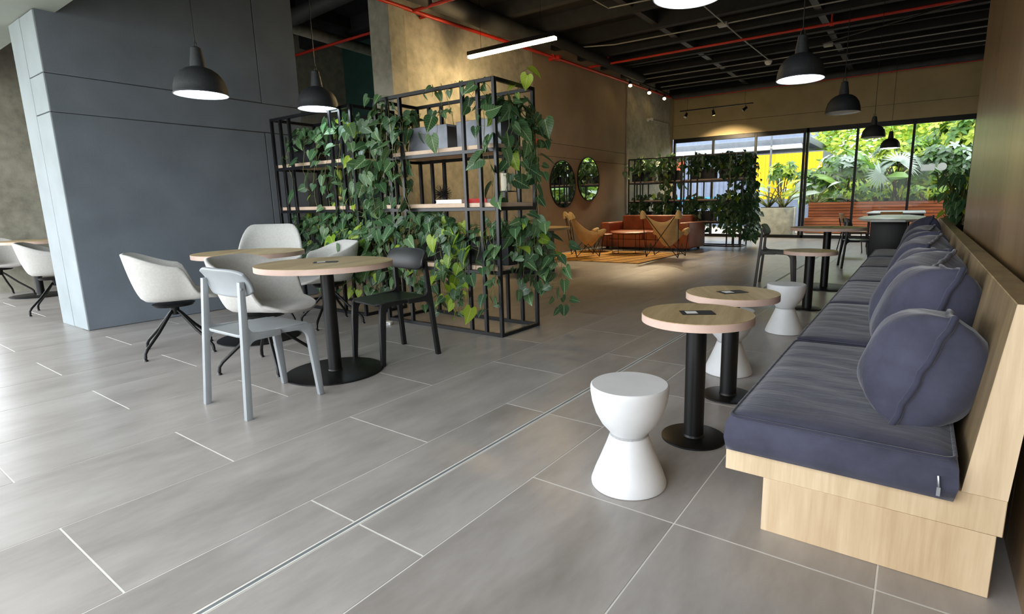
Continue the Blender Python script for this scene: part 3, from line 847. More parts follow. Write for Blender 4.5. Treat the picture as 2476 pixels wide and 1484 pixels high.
def trailing(t, x, y, z0, edge, out, zend, size=0.1, kinds=None, stems=None, joined=None, spread=0.05, spacing=0.075, up=0.12, fill=1.0):
    """a vine that climbs out of its box, leans over the edge point and hangs to zend"""
    o = Vector(out)
    p0 = Vector((x, y, z0-0.01)); p1 = p0+Vector((rnd.uniform(-0.04, 0.04), rnd.uniform(-0.03, 0.03), up*rnd.uniform(0.5, 1.3)))
    e = Vector(edge)
    path = [p0, p1, p1.lerp(e, 0.6)+Vector((0, 0, up*0.3)), e+Vector((0, 0, 0.02))]
    z = e.z; cur = Vector(e)
    while z > zend:
        z -= rnd.uniform(0.1, 0.2)
        cur = Vector((cur.x+rnd.uniform(-spread, spread), cur.y+rnd.uniform(-spread, spread)*0.6, max(z, zend)))
        cur = cur + o*rnd.uniform(-0.02, 0.025)
        path.append(cur.copy())
    make_vine(t, 0, path, out, None, size, kinds or {'d': 0.7, 'm': 0.27, 'l': 0.03}, stems, joined, spacing, fill)

KD = {'d': 0.62, 'm': 0.36, 'l': 0.02}
KL = {'d': 0.5, 'm': 0.34, 'l': 0.16}
KV = {'d': 0.40, 'm': 0.52, 'l': 0.08}
FY = 3.436        # front plane of the near shelf pair
def front_vine(t, x, z0, zend, st, kinds=KD, size=0.1, sp=0.075, out=0.03, fill=1.0, up=0.12, xe=None):
    trailing(t, x, 3.60, z0, ((xe if xe is not None else x)+rnd.uniform(-0.03, 0.03), FY-out+rnd.uniform(-0.02, 0.03), z0+0.02), (0, -1, 0), zend, size, kinds, st, spacing=sp, fill=fill, up=up)
def finish(t, st):
    st.build('stem', M['stem'], t, angle=80)

ZT, ZB = 1.60, 0.60; BH = 0.215
# right unit, upper boxes
t = planter_box((-3.115, 3.66, ZT), 0.49, 0.22, BH, M['box_grey'], 'grey zinc planter box on the top shelf of the right unit, at its open end', 'planter boxes on the near shelves')
st = MB()
for i in range(11):     # cascade over the right-hand end of the unit
    y = rnd.uniform(3.5, 3.95); zend = rnd.choice([1.55, 1.45, 1.35, 1.3, 1.2, 1.12, 1.05, 0.8])
    trailing(t, -2.93, rnd.uniform(3.6, 3.72), ZT+BH, (-2.80+rnd.uniform(-0.03, 0.06), y, ZT+BH+rnd.uniform(-0.1, 0.22)), (0.9, -0.3, 0), zend, 0.125, KD, st, spacing=0.085)
for x, ze in ((-2.92, 1.4), (-3.0, 1.66), (-2.9, 1.1)): front_vine(t, x, ZT+BH, ze, st, KD, 0.115, 0.1)
for x in (-3.2, -3.05, -2.95):     # shoots up to the top rail
    p = [(x, 3.64, ZT+BH), (x+0.03, 3.58, 1.98), (x-0.06, 3.46, 2.12), (x-0.1, 3.42, 1.98)]
    make_vine(t, 0, p, (0, -1, 0), None, 0.09, KV, st, spacing=0.12)
p = [(-2.9, 3.7, ZT+BH), (-2.84, 3.75, 2.05), (-2.82, 3.8, 2.2), (-2.78, 3.84, 2.16)]
make_vine(t, 0, p, (0.7, -0.7, 0), None, 0.1, {'m': 0.5, 'l': 0.5}, st, spacing=0.07)
finish(t, st)
t = planter_box((-3.72, 3.66, ZT), 0.49, 0.22, BH, M['box_grey'], 'grey zinc planter box on the top shelf of the right unit, inner of two', 'planter boxes on the near shelves')
st = MB()
for x, ze in ((-3.55, 1.7), (-3.44, 1.55), (-3.9, 1.5)): front_vine(t, x, ZT+BH, ze, st, KD, 0.12, 0.14)
for x in (-3.5, -3.6):
    make_vine(t, 0, [(x, 3.66, ZT+BH), (x+0.02, 3.6, 2.0), (x+0.05, 3.48, 2.13), (x+0.1, 3.42, 2.02)], (0, -1, 0), None, 0.085, KD, st, spacing=0.14)
for i in range(17):     # thick curtain between the two units
    x = rnd.uniform(-4.5, -3.95); ze = rnd.choice([1.3, 1.1, 0.95, 0.75, 0.5, 0.3])
    front_vine(t, -3.93, ZT+BH, ze, st, KD, 0.112, 0.085, out=rnd.uniform(-0.14, 0.09), xe=x)
for x in (-4.27, -4.1, -4.2):
    make_vine(t, 0, [(-3.93, 3.66, ZT+BH), (x, 3.55, 1.98), (x, 3.45, 2.1), (x+0.03, 3.40, 1.7), (x, 3.39, 1.5)], (0, -1, 0), None, 0.11, KD, st, spacing=0.09)
finish(t, st)
# right unit, lower boxes
t = planter_box((-3.08, 3.68, ZB), 0.46, 0.22, 0.23, M['box_black'], 'black planter box on the lowest board of the right unit, at its open end', 'planter boxes on the near shelves')
st = MB()
for i in range(13):
    y = rnd.uniform(3.45, 4.02); ze = rnd.choice([0.65, 0.55, 0.45, 0.38, 0.3])
    trailing(t, -2.95, rnd.uniform(3.62, 3.74), ZB+0.23, (-2.76+rnd.uniform(-0.05, 0.10), y, 0.80+rnd.uniform(-0.08, 0.2)), (0.8, -0.5, 0), ze, 0.105, KD, st, spacing=0.065)
for i in range(7):
    front_vine(t, rnd.uniform(-3.25, -2.9), ZB+0.23, rnd.choice([0.62, 0.5, 0.35, 0.25]), st, KD, 0.095, 0.08, out=rnd.uniform(-0.1, 0.05))
for (px_, py_) in ((-2.62, 3.9), (-2.58, 3.98)):
    trailing(t, -2.95, 3.7, ZB+0.23, (px_, py_, 0.72), (0.8, -0.5, 0), 0.22, 0.1, KD, st, spacing=0.08)
finish(t, st)
t = planter_box((-3.70, 3.68, ZB), 0.46, 0.22, 0.23, M['box_black'], 'black planter box on the lowest board of the right unit, behind the black chair', 'planter boxes on the near shelves')
st = MB()
for i in range(26):
    front_vine(t, rnd.uniform(-3.92, -3.5), ZB+0.23, rnd.choice([0.7, 0.62, 0.45, 0.35, 0.25, 0.16]), st, KD, 0.1, 0.08, out=rnd.uniform(-0.14, 0.06), xe=rnd.uniform(-4.3, -3.3), up=0.2)
for i in range(6):
    front_vine(t, rnd.uniform(-3.6, -3.45), ZB+0.23, rnd.choice([0.3, 0.22, 0.15]), st, {'l': 0.6, 'd': 0.25, 'm': 0.15}, 0.115, 0.12, out=0.0, xe=rnd.uniform(-3.65, -3.2))
finish(t, st)
# left unit
t = planter_box((-5.02, 3.66, ZT), 0.5, 0.22, BH, M['box_black'], 'black planter box on the top shelf of the left unit, under the hanging lamp', 'planter boxes on the near shelves')
st = MB()
for i in range(14):
    front_vine(t, rnd.uniform(-5.2, -4.85), ZT+BH, rnd.choice([1.5, 1.3, 1.1, 0.9, 0.7, 0.45]), st, KV, 0.1, 0.088, out=rnd.uniform(-0.14, 0.04), xe=rnd.uniform(-5.3, -4.5), up=0.16)
for i in range(5):
    x = rnd.uniform(-5.3, -4.7)
    make_vine(t, 0, [(x, 3.66, ZT+BH), (x, 3.6, 1.98), (x+0.05, 3.5, 2.0), (x+0.08, 3.44, 1.86)], (0, -1, 0), None, 0.1, KV, st, spacing=0.08)
finish(t, st)
t = planter_box((-5.70, 3.66, ZT), 0.5, 0.22, BH, M['box_black'], 'black planter box on the top shelf of the left unit, against the grey wall', 'planter boxes on the near shelves')
st = MB()
for x, ze in ((-5.9, 1.45), (-5.8, 1.2), (-5.55, 1.3)): front_vine(t, x, ZT+BH, ze, st, KD, 0.12, 0.12, out=-0.04)
for i in range(7):
    x = rnd.uniform(-5.9, -5.45)
    make_vine(t, 0, [(x, 3.68, ZT+BH), (x+0.05, 3.64, 1.95), (x+0.12, 3.58, 1.92), (x+0.16, 3.52, 1.84)], (0, -1, 0), None, 0.12, {'d': 0.8, 'm': 0.2}, st, spacing=0.08)
for i in range(5):
    x = rnd.uniform(-5.9, -5.5)
    trailing(t, x, 3.75, ZT+BH, (x, 3.95, 1.8), (0, -1, 0), rnd.choice([1.2, 0.9, 0.7]), 0.11, KD, st)
finish(t, st)
t = planter_box((-5.02, 3.68, ZB), 0.5, 0.22, 0.23, M['box_black'], 'black planter box on the lowest board of the left unit, behind the armchairs', 'planter boxes on the near shelves')
st = MB()
for i in range(28):
    front_vine(t, rnd.uniform(-5.2, -4.8), ZB+0.23, rnd.choice([0.7, 0.5, 0.35, 0.25]), st, KD if i % 3 else KL, 0.1, 0.07, out=rnd.uniform(-0.06, 0.05), xe=rnd.uniform(-5.4, -4.4), up=0.28)
for i in range(5):
    front_vine(t, -4.8, ZB+0.23, rnd.choice([0.3, 0.2]), st, {'l': 0.6, 'm': 0.4}, 0.12, 0.09, out=0.02, xe=rnd.uniform(-4.75, -4.4))
finish(t, st)
t = planter_box((-5.70, 3.68, ZB), 0.5, 0.22, 0.23, M['box_black'], 'black planter box on the lowest board of the left unit, beside the grey wall', 'planter boxes on the near shelves')
st = MB()
for i in range(12): front_vine(t, rnd.uniform(-5.9, -5.5), ZB+0.23, rnd.choice([0.75, 0.6, 0.45]), st, KD, 0.1, 0.08, out=rnd.uniform(-0.08, 0.02), xe=rnd.uniform(-6.0, -5.4), up=0.22)
finish(t, st)

# boxes on the rear shelf: foliage too small to pick apart
def joined_leaves(lst, name, parent, mats):
    src = {'d': LEAF['d'][0], 'm': LEAF['m'][0], 'l': LEAF['l'][0]}
    for k_ in ('d', 'm', 'l'):
        ms = [m_ for kk, m_ in lst if kk == k_]
        if not ms: continue
        vs = []; fs = []; sv = [v.co.copy() for v in src[k_].vertices]; sf = [tuple(p.vertices) for p in src[k_].polygons]
        for m_ in ms:
            o = len(vs); vs += [tuple(m_ @ v) for v in sv]; fs += [tuple(i+o for i in f) for f in sf]
        me = bpy.data.meshes.new(name); me.from_pydata(vs, [], fs); me.update(); me.materials.append(mats[k_])
        o = inst(name, me, parent); tag(o, kind='stuff')
MJ = {'d': M['leaf_dark'], 'm': M['leaf_mid'], 'l': M['leaf_lime']}
rear = [(-3.85, 1.66, 1), (-4.55, 1.66, 0), (-5.45, 1.66, 0), (-6.2, 1.66, 0), (-3.85, 0.63, 1), (-4.55, 0.63, 0), (-5.45, 0.63, 0), (-6.2, 0.63, 0)]
rl = ['top board, at its right-hand end', 'top board, right of its middle', 'top board, left of its middle', 'top board, beside the concrete wall', 'lowest board, at its right-hand end', 'lowest board, right of its middle', 'lowest board, left of its middle', 'lowest board, beside the concrete wall']
for (x, z, endw), lb in zip(rear, rl):
    t = planter_box((x, 13.68, z), 0.58, 0.24, 0.24, M['box_black'], 'dark planter box on the rear shelf behind the sofa, %s' % lb, 'planter boxes on the rear shelf')
    st = MB(); jl = []
    n = 17 if z > 1 else (15 if not endw else 30)
    for i in range(n):
        xx = rnd.uniform(x-0.35, x+0.35); ff = rnd.choice([0, 0, 1])
        y = 13.42 if ff == 0 else 14.04
        ze = z+rnd.choice([0.25, 0.2, 0.12, 0.05])
        if z > 1 and (abs(xx+5.35) < 0.22 or xx > -3.85): ze = rnd.choice([1.5, 1.2, 0.9, 0.7])
        if z < 1: ze = rnd.choice([0.75, 0.6, 0.4, 0.3])
        trailing(t, xx, 13.68, z+0.24, (xx, y, z+0.28), (0, -1 if ff == 0 else 1, 0), ze, 0.13, KD, st, joined=jl, spacing=0.075, up=0.34)
    if endw:
        for i in range(14 if z > 1 else 26):
            trailing(t, x+0.2, 13.7, z+0.24, (-3.45+rnd.uniform(-0.1, 0.14), rnd.uniform(13.45, 14.05), z+0.3+rnd.uniform(-0.1, 0.3)), (0.9, -0.4, 0), rnd.choice([0.9, 0.6, 0.4]) if z > 1 else 0.2, 0.13, KD, st, joined=jl, spacing=0.08)
    finish(t, st); joined_leaves(jl, 'foliage', t, MJ)

# things on the middle board of the right unit
def urchin(loc):
    t = thing('spiky_ornament', 'black spiky ball ornament on the middle board of the right plant shelf', 'ornament', loc)
    MB().lathe([(0.0001, -0.03), (0.022, -0.02), (0.03, 0), (0.022, 0.02), (0.0001, 0.03)], 12, 0, 0, 0.09).build('core', M['plastic_black'], t)
    n = 90; mb = MB()
    for i in range(n):
        zz = 1-2*(i+0.5)/n; a = i*2.39996; r_ = math.sqrt(1-zz*zz); d = Vector((r_*math.cos(a), r_*math.sin(a), zz))
        mb.tube([Vector((0, 0, 0.09))+d*0.02, Vector((0, 0, 0.09))+d*0.088], [0.003, 0.0012], 4)
    mb.build('spines', M['plastic_black'], t)
urchin((-3.62, 3.6, 1.13))
t = thing('book', 'white book with a red spine lying on the middle board', 'book', (-3.42, 3.56, 1.13), 0.1)
MB().box(-0.14, 0.14, -0.1, 0.1, 0.003, 0.03).build('pages', M['paper_white'], t, smooth=False)
MB().box(-0.145, 0.145, -0.105, 0.105, 0, 0.003).box(-0.145, 0.145, -0.105, 0.105, 0.03, 0.033).box(0.14, 0.145, -0.105, 0.105, 0, 0.033).build('cover', M['paper_white'], t, smooth=False)
t = thing('book', 'red covered book lying beside the lantern on the middle board', 'book', (-3.13, 3.62, 1.13), -0.15)
MB().box(-0.13, 0.13, -0.09, 0.09, 0.003, 0.035).build('pages', M['paper_white'], t, smooth=False)
MB().box(-0.135, 0.135, -0.095, 0.095, 0, 0.003).box(-0.135, 0.135, -0.095, 0.095, 0.035, 0.038).box(-0.135, 0.135, -0.097, -0.094, 0, 0.038).build('cover', M['red_paint'], t, smooth=False)
t = thing('candle_lantern', 'black wire lantern with an ivory candle on the middle board', 'lantern', (-3.02, 3.78, 1.13))
MB().lathe([(0.0001, 0.1), (0.045, 0.1), (0.045, 0.25), (0.0001, 0.25)], 24).build('candle', M['candle'], t)
fr = MB()
for sx in (-1, 1):
    for sy in (-1, 1): fr.bar((sx*0.07, sy*0.07, 0), (sx*0.06, sy*0.06, 0.33), 0.006)
for z in (0.095, 0.33):
    for a, b in (((-1,-1),(1,-1)), ((1,-1),(1,1)), ((1,1),(-1,1)), ((-1,1),(-1,-1))): fr.bar((a[0]*0.066, a[1]*0.066, z), (b[0]*0.066, b[1]*0.066, z), 0.006)
fr.tube([(0.03*math.cos(a), 0, 0.345+0.03*math.sin(a)) for a in [2*PI*i/12 for i in range(12)]], 0.003, 5, closed=True)
fr.box(-0.05, 0.05, -0.05, 0.05, 0.092, 0.1)
fr.build('wire_frame', M['black_metal'], t)
t = thing('floor_adapter', 'small white plastic box lying on the tiles by the plant shelf', 'box', (-4.14, 3.29, 0), 0.4)
MB().box(-0.05, 0.05, -0.035, 0.035, 0, 0.028).build('case', M['paper_white'], t, bevel=0.005)
MB().box(-0.03, 0.03, -0.037, -0.034, 0.008, 0.02).build('socket_face', M['box_grey'], t, smooth=False)

# ------------------------------------------------------------------ pendant lamps
def pendant(loc, label, on=True, r=0.19, ztop=4.62):
    t = thing('pendant_lamp', label, 'lamp', loc, 0, 'dome pendant lamps')
    k_ = r/0.19
    out = [(0.19, 0.0), (0.192, 0.004), (0.187, 0.012), (0.182, 0.06), (0.166, 0.115), (0.135, 0.16), (0.095, 0.19), (0.055, 0.205)]
    inn = [(0.05, 0.198), (0.09, 0.182), (0.128, 0.153), (0.158, 0.11), (0.174, 0.058), (0.179, 0.012), (0.184, 0.0), (0.19, 0.0)]
    MB().lathe([(a*k_, z*k_) for a, z in out], 48).build('shade', M['lamp_shade'], t, angle=60)
    MB().lathe([(a*k_, z*k_) for a, z in inn], 48).build('shade_lining', M['lamp_inner'], t, angle=60)
    MB().lathe([(0.0001, 0.197), (0.055, 0.2), (0.052, 0.24), (0.042, 0.30), (0.036, 0.345), (0.02, 0.355), (0.0001, 0.355)], 24).build('neck', M['lamp_shade'], t, angle=50)
    MB().tube([(0.016*math.cos(a), 0, 0.37+0.022*math.sin(a)) for a in [2*PI*i/12 for i in range(12)]], 0.004, 6, closed=True).build('hook', M['black_metal'], t)
    MB().lathe([(0.0001, 0.018), (0.172*k_, 0.018), (0.174*k_, 0.024), (0.0001, 0.024)], 40).build('diffuser', M['lamp_on'] if on else M['lamp_off'], t)
    MB().tube([(0, 0, 0.39), (0, 0, ztop-loc[2])], 0.004, 6).build('cable', M['black_metal'], t)
    MB().lathe([(0.0001, 0), (0.05, 0), (0.05, -0.02), (0.0001, -0.03)], 20, 0, 0, ztop-loc[2]).build('ceiling_rose', M['black_metal'], t)
pendant((-4.74, 2.15, 2.0), 'lit charcoal dome lamp hanging in front of the grey wall')
pendant((-4.93, 3.29, 2.06), 'lit charcoal dome lamp hanging above the left plant shelf')
pendant((-1.14, 3.06, 2.2), 'lit dome lamp nearest the camera, cut by the top of the picture')
pendant((-0.93, 5.17, 2.1), 'lit dark dome lamp hanging above the bench row, second in line')
pendant((-0.86, 7.5, 2.11), 'unlit dark dome lamp with pale lining, third along the bench row', on=False)
pendant((-0.79, 11.3, 2.155), 'unlit black dome lamp in front of the garden window, fourth in line', on=False)
pendant((-0.65, 14.0, 2.155), 'small lit black dome lamp furthest away against the garden window')

# linear lamp
t = thing('linear_lamp', 'long warm white linear tube lamp under the black ceiling', 'lamp', (-5.57, 7.18, 3.55))
MB().box(-0.87, 0.87, -0.046, 0.046, 0.012, 0.075).build('housing', M['black_metal'], t, smooth=False)
MB().box(-0.865, 0.865, -0.04, 0.04, -0.028, 0.012).build('tube', M['linear_on'], t, bevel=0.008)
for x in (-0.6, 0.6): MB().tube([(x, 0, 0.07), (x, 0, 1.06)], 0.003, 5).build('cable', M['black_metal'], t)

# spot tracks
def spot_head(t, x, on, aim, col=(1, 0.77, 0.48), power=0, ang=70):
    d = Vector(aim).normalized()
    hd = MB().tube([(0, 0, -0.09)-d*0.05 if False else Vector((0, 0, -0.1))-d*0.05, Vector((0, 0, -0.1))+d*0.03, Vector((0, 0, -0.1))+d*0.08], [0.032, 0.038, 0.05], 16)
    h_ = hd.build('spot_head', M['black_metal'], t, angle=50); h_.location = (x, 0, 0)
    MB().tube([(0, 0, 0), (0, 0, -0.1)], 0.008, 8).build('stalk', M['black_metal'], h_)
    MB().tube([Vector((0, 0, -0.1))+d*0.0805, Vector((0, 0, -0.1))+d*0.083], 0.046, 16).build('lens', M['spot_on'] if on else M['lamp_off'], h_)
    if power:
        ld = bpy.data.lights.new('spot_beam', 'SPOT'); ld.energy = power; ld.color = col; ld.spot_size = math.radians(ang); ld.spot_blend = 0.5; ld.shadow_soft_size = 0.05
        lo = bpy.data.objects.new('spot_beam', ld); C.objects.link(lo); lo.parent = h_
        lo.location = Vector((0, 0, -0.1))+d*0.1
        lo.rotation_euler = d.to_track_quat('-Z', 'Y').to_euler()
t = thing('spot_track', 'black spot track with three heads hanging before the beige end wall', 'lamp', (-4.95, 15.6, 3.66))
MB().box(-1.02, 1.02, -0.018, 0.018, 0, 0.03).build('track', M['black_metal'], t, bevel=0.003)
MB().tube([(0.8, 0, 0.03), (0.8, 0, 0.96)], 0.003, 5).build('cable', M['black_metal'], t)
MB().tube([(-0.8, 0, 0.03), (-0.8, 0, 0.96)], 0.003, 5).build('cable', M['black_metal'], t)
spot_head(t, -0.83, False, (-0.2, -0.5, -0.8))
spot_head(t, -0.05, True, (0.0, 0.62, -0.78), power=420, ang=100)
spot_head(t, 0.82, False, (-0.6, -0.2, -0.5))
t = thing('spot_track', 'black spot track with three lit heads along the side wall', 'lamp', (-6.42, 14.4, 4.22), PI/2)
MB().box(-1.6, 1.6, -0.018, 0.018, 0, 0.03).build('track', M['black_metal'], t, bevel=0.003)
for x in (-1.3, 1.3): MB().tube([(x, 0, 0.03), (x, 0, 0.4)], 0.004, 5).build('cable', M['black_metal'], t)
spot_head(t, -1.15, True, (-0.52, -0.3, -0.8), power=360, ang=52)
spot_head(t, 0.05, True, (-0.60, -0.25, -0.76), power=440, ang=50)
spot_head(t, 1.12, True, (-0.62, -0.22, -0.75), power=360, ang=50)

# ------------------------------------------------------------------ lounge corner
def soft_box(mb_args, name, mat, parent, bev=0.03, seg=3): return MB().box(*mb_args).build(name, mat, parent, bevel=bev, seg=seg)
t = thing('leather_sofa', 'low tan leather sofa with block arms in front of the rear plant shelf', 'sofa', (-5.38, 12.42, 0), 0)
soft_box((-1.12, 1.12, -0.56, 0.55, 0.05, 0.24), 'base', M['leather'], t, 0.02)
for s in (-1, 1): soft_box((s*0.46-0.44, s*0.46+0.44, -0.57, 0.25, 0.24, 0.44), 'seat_cushion', M['leather'], t, 0.04)
soft_box((-0.92, 0.92, 0.2, 0.55, 0.24, 0.80), 'backrest', M['leather'], t, 0.05)
for s in (-1, 1):
    a = soft_box((s*1.01-0.12, s*1.01+0.12, -0.58, 0.55, 0.05, 0.645), 'armrest', M['leather'], t, 0.035)
    MB().tube(rrect(0.21, 1.1, 0.03, 0.628), 0.005, 5, closed=True).xf(Matrix.Translation((s*1.01, -0.015, 0))).build('piping', M['leather'], a)
for sx in (-1, 1):
    for sy in (-1, 1): MB().box(sx*1.0-0.03, sx*1.0+0.03, sy*0.45-0.03, sy*0.45+0.03, 0, 0.055).build('foot', M['black_metal'], t)

def butterfly(loc, rz, label):
    t = thing('butterfly_chair', label, 'chair', loc, rz, 'butterfly sling chairs')
    BL, BR, FL, FR = Vector((-0.37, -0.40, 0.92)), Vector((0.37, -0.40, 0.92)), Vector((-0.35, 0.34, 0.55)), Vector((0.35, 0.34, 0.55))
    fb = [Vector((-0.33, -0.26, 0.008)), Vector((0.33, -0.26, 0.008)), Vector((-0.33, 0.22, 0.008)), Vector((0.33, 0.22, 0.008))]
    for pts in ((BL, fb[0]), (BL, fb[1]), (BR, fb[1]), (BR, fb[0]), (FL, fb[2]), (FL, fb[3]), (FR, fb[3]), (FR, fb[2]),
                (fb[0], Vector((-0.33, -0.02, 0.27)), fb[2]), (fb[1], Vector((0.33, -0.02, 0.27)), fb[3])):
        MB().tube(pts, 0.0075, 8).build('frame_rod', M['black_metal'], t, angle=70)
    n = 17
    def sling(u, v):
        a = 2*u-1; p = BL.lerp(BR, u).lerp(FL.lerp(FR, u), v)
        # scooped edges, deep seat
        ed = (1-a*a)
        back = p.z - 0.30*ed*(1-v)**2*(1) - 0.0
        z = p.z - ed*(0.27*(1-v)**2*0.8 + 0.52*4*v*(1-v)*0.42 + 0.20*v*v) - 0.33*4*v*(1-v)*0.55
        y = p.y + 0.03*(1-(2*v-1)**2)
        x = p.x*(1-0.32*(1-abs(a))*0.0)*(1-0.30*(4*v*(1-v)))
        y += 0.10*ed*(1-v)**3 - 0.13*ed*v**3
        return (x, y, z)
    ob = MB().grid(sling, n, n).build('sling', M['canvas'], t, angle=80)
    md = ob.modifiers.new('thickness', 'SOLIDIFY'); md.thickness = 0.008
    for q, d in ((BL, (-0.1, -0.35, 1)), (BR, (0.1, -0.35, 1)), (FL, (-0.3, 0.7, 0.5)), (FR, (0.3, 0.7, 0.5))):
        d = Vector(d).normalized()
        MB().tube([q-d*0.13, q-d*0.05, q, q+d*0.02], [0.075, 0.058, 0.034, 0.008], 12).xf(Matrix.Identity(4)).build('pocket', M['canvas'], t, angle=70)
    return t
butterfly((-4.22, 10.45, 0.012), fac(-0.05, 1.0), 'tan butterfly sling chair seen from behind on the rug edge')
butterfly((-5.84, 9.98, 0.012), fac(0.75, 0.65), 'tan butterfly sling chair by the side wall below the round mirrors')

# rug with dark stripes
rg = thing('striped_rug', 'mustard rug with thin dark diagonal stripes under the lounge chairs', 'rug', (-5.4, 10.15, 0.0))
M['rug'] = plain('mustard_rug', (190, 140, 58), 0.95, var=0.12, vscale=18, bump=0.5, bscale=150)
M['rug_dark'] = plain('dark_rug_stripe', (58, 42, 26), 0.95, var=0.15)
MB().box(-1.22, 1.22, -1.1, 1.2, 0.0, 0.009).build('pile', M['rug'], rg, bevel=0.003, seg=1)
for i in range(8):
    x = -1.2+i*0.345
    a = Vector((x, -1.1, 0.0095)); b = Vector((min(x+0.5, 1.2), 1.2, 0.0095))
    MB().bar(a, b, 0.03, 0.004).build('stripe', M['rug_dark'], rg, smooth=False)
MB().box(-1.22, 1.22, -1.1, -1.07, 0.008, 0.011).build('stripe', M['rug_dark'], rg, smooth=False)
MB().box(1.19, 1.22, -1.07, 1.2, 0.008, 0.011).build('stripe', M['rug_dark'], rg, smooth=False)

def wire_table(loc, r, z, label):
    t = thing('wire_side_table', label, 'table', loc, 0, 'low wire side tables')
    MB().lathe([(0.0001, z-0.02), (r, z-0.02), (r, z-0.003), (r-0.004, z), (0.0001, z)], 40).build('table_top', M['leather'], t)
    for zz in (0.008, z-0.027): MB().tube([(r*0.94*math.cos(a), r*0.94*math.sin(a), zz) for a in [2*PI*i/28 for i in range(28)]], 0.007, 6, closed=True).build('ring', M['black_metal'], t)
    for i in range(6):
        a = 2*PI*i/6+0.3; MB().tube([(r*0.94*math.cos(a), r*0.94*math.sin(a), 0.008), (r*0.94*math.cos(a), r*0.94*math.sin(a), z-0.027)], 0.007, 6).build('leg', M['black_metal'], t)
wire_table((-5.32, 11.0, 0.012), 0.40, 0.46, 'low round wire table with tan top in front of the sofa')
wire_table((-6.25, 11.25, 0.0), 0.34, 0.40, 'lower round wire table with tan top beside the sofa arm')
# mirrors
def mirror(y, z, r, label):
    t = thing('round_mirror', label, 'mirror', (-6.825, y, z), 0, 'round wall mirrors')
    MB().lathe([(0.0001, 0.0), (r-0.012, 0.0), (r-0.012, 0.018), (0.0001, 0.018)], 72).xf(Matrix.Rotation(PI/2, 4, 'Y')).build('glass', M['mirror'], t)
    MB().lathe([(r-0.012, 0.0), (r+0.006, 0.0), (r+0.006, 0.026), (r-0.012, 0.026), (r-0.012, 0.0)], 72).xf(Matrix.Rotation(PI/2, 4, 'Y')).build('rim', M['black_metal'], t)
mirror(10.62, 1.555, 0.525, 'round black-rimmed wall mirror, lower and nearer of the two')
mirror(11.79, 1.70, 0.525, 'round black-rimmed wall mirror, higher and further of the two')

# table with dark cabinet pedestal behind the shelf
t = thing('work_table', 'oak-topped round table on a dark box pedestal behind the right plant shelf', 'table', (-5.2, 7.2, 0))
MB().lathe([(0.0001, 0.705), (0.60, 0.705), (0.6, 0.742), (0.0001, 0.742)], 64).build('table_top', M['table_top'], t)
MB().box(-0.24, 0.24, -0.24, 0.24, 0.0, 0.705).build('pedestal', M['black_metal'], t, bevel=0.004)
t = thing('tray', 'thin white tray lying on the oak table behind the plant shelf', 'tray', (-5.36, 7.4, 0.742), 0.3)
MB().box(-0.17, 0.17, -0.12, 0.12, 0, 0.008).build('plate', M['paper_white'], t, bevel=0.003)
MB().box(-0.17, 0.17, -0.12, -0.112, 0.008, 0.022).box(-0.17, 0.17, 0.112, 0.12, 0.008, 0.022).box(-0.17, -0.162, -0.112, 0.112, 0.008, 0.022).box(0.162, 0.17, -0.112, 0.112, 0.008, 0.022).build('lip', M['paper_white'], t, smooth=False)

# ------------------------------------------------------------------ white tables and cafe chairs by the window
t = thing('white_table', 'long white boat-shaped table on black box pedestals beyond the bench', 'table', (-0.38, 11.05, 0))
oc = [(-0.47, -0.55), (-0.22, -1.55), (0.22, -1.55), (0.47, -0.55), (0.47, 0.55), (0.22, 1.55), (-0.22, 1.55), (-0.47, 0.55)]
MB().add([(x, y, 0.755) for x, y in oc]+[(x, y, 0.785) for x, y in oc], [tuple(range(7, -1, -1)), tuple(range(8, 16))]+[(i, (i+1) % 8, 8+(i+1) % 8, 8+i) for i in range(8)]).build('table_top', M['white_top'], t, bevel=0.004)
for y in (-1.0, 1.0):
    pd = MB().box(-0.24, 0.24, y-0.2, y+0.2, 0.02, 0.755).build('pedestal', M['black_metal'], t, bevel=0.004)
    MB().box(-0.29, 0.29, y-0.25, y+0.25, 0.0, 0.02).build('base', M['black_metal'], pd, bevel=0.004)
t = thing('white_table', 'white rectangular table with black apron next to the garden window', 'table', (-0.45, 15.6, 0))
MB().box(-0.56, 0.56, -1.2, 1.2, 0.755, 0.785).build('table_top', M['white_top'], t, bevel=0.004)
MB().box(-0.53, 0.53, -1.17, 1.17, 0.68, 0.755).build('apron', M['black_metal'], t, bevel=0.004)
for sx in (-1, 1):
    for sy in (-1, 1): MB().box(sx*0.5-0.025, sx*0.5+0.025, sy*1.1-0.025, sy*1.1+0.025, 0, 0.68).build('leg', M['black_metal'], t, bevel=0.003)
def cafe_chair(loc, rz, label):
    t = thing('cafe_chair', label, 'chair', loc, rz, 'plywood cafe chairs')
    MB().box(-0.2, 0.2, -0.19, 0.2, 0.44, 0.456).build('seat', M['ply'], t, bevel=0.006)
    def back(u, v):
        a = 2*u-1; return (a*0.2, -0.235+0.03*a*a-0.05*v, 0.62+0.2*v)
    ob = MB().grid(back, 13, 5).build('backrest', M['ply'], t, angle=70); md = ob.modifiers.new('thickness', 'SOLIDIFY'); md.thickness = 0.012; md.offset = 0
    for sx in (-1, 1):
        MB().tube([(sx*0.21, -0.26, 0.0), (sx*0.19, -0.19, 0.43), (sx*0.175, -0.255, 0.72)], 0.011, 8).build('leg', M['black_metal'], t, angle=70)
        MB().tube([(sx*0.2, 0.22, 0.0), (sx*0.185, 0.17, 0.432), (sx*0.19, -0.18, 0.432)], 0.011, 8).build('leg', M['black_metal'], t, angle=70)
    return t
cafe_chair((-1.07, 12.6, 0), fac(0.95, 0.3), 'plywood cafe chair left of the white tables')
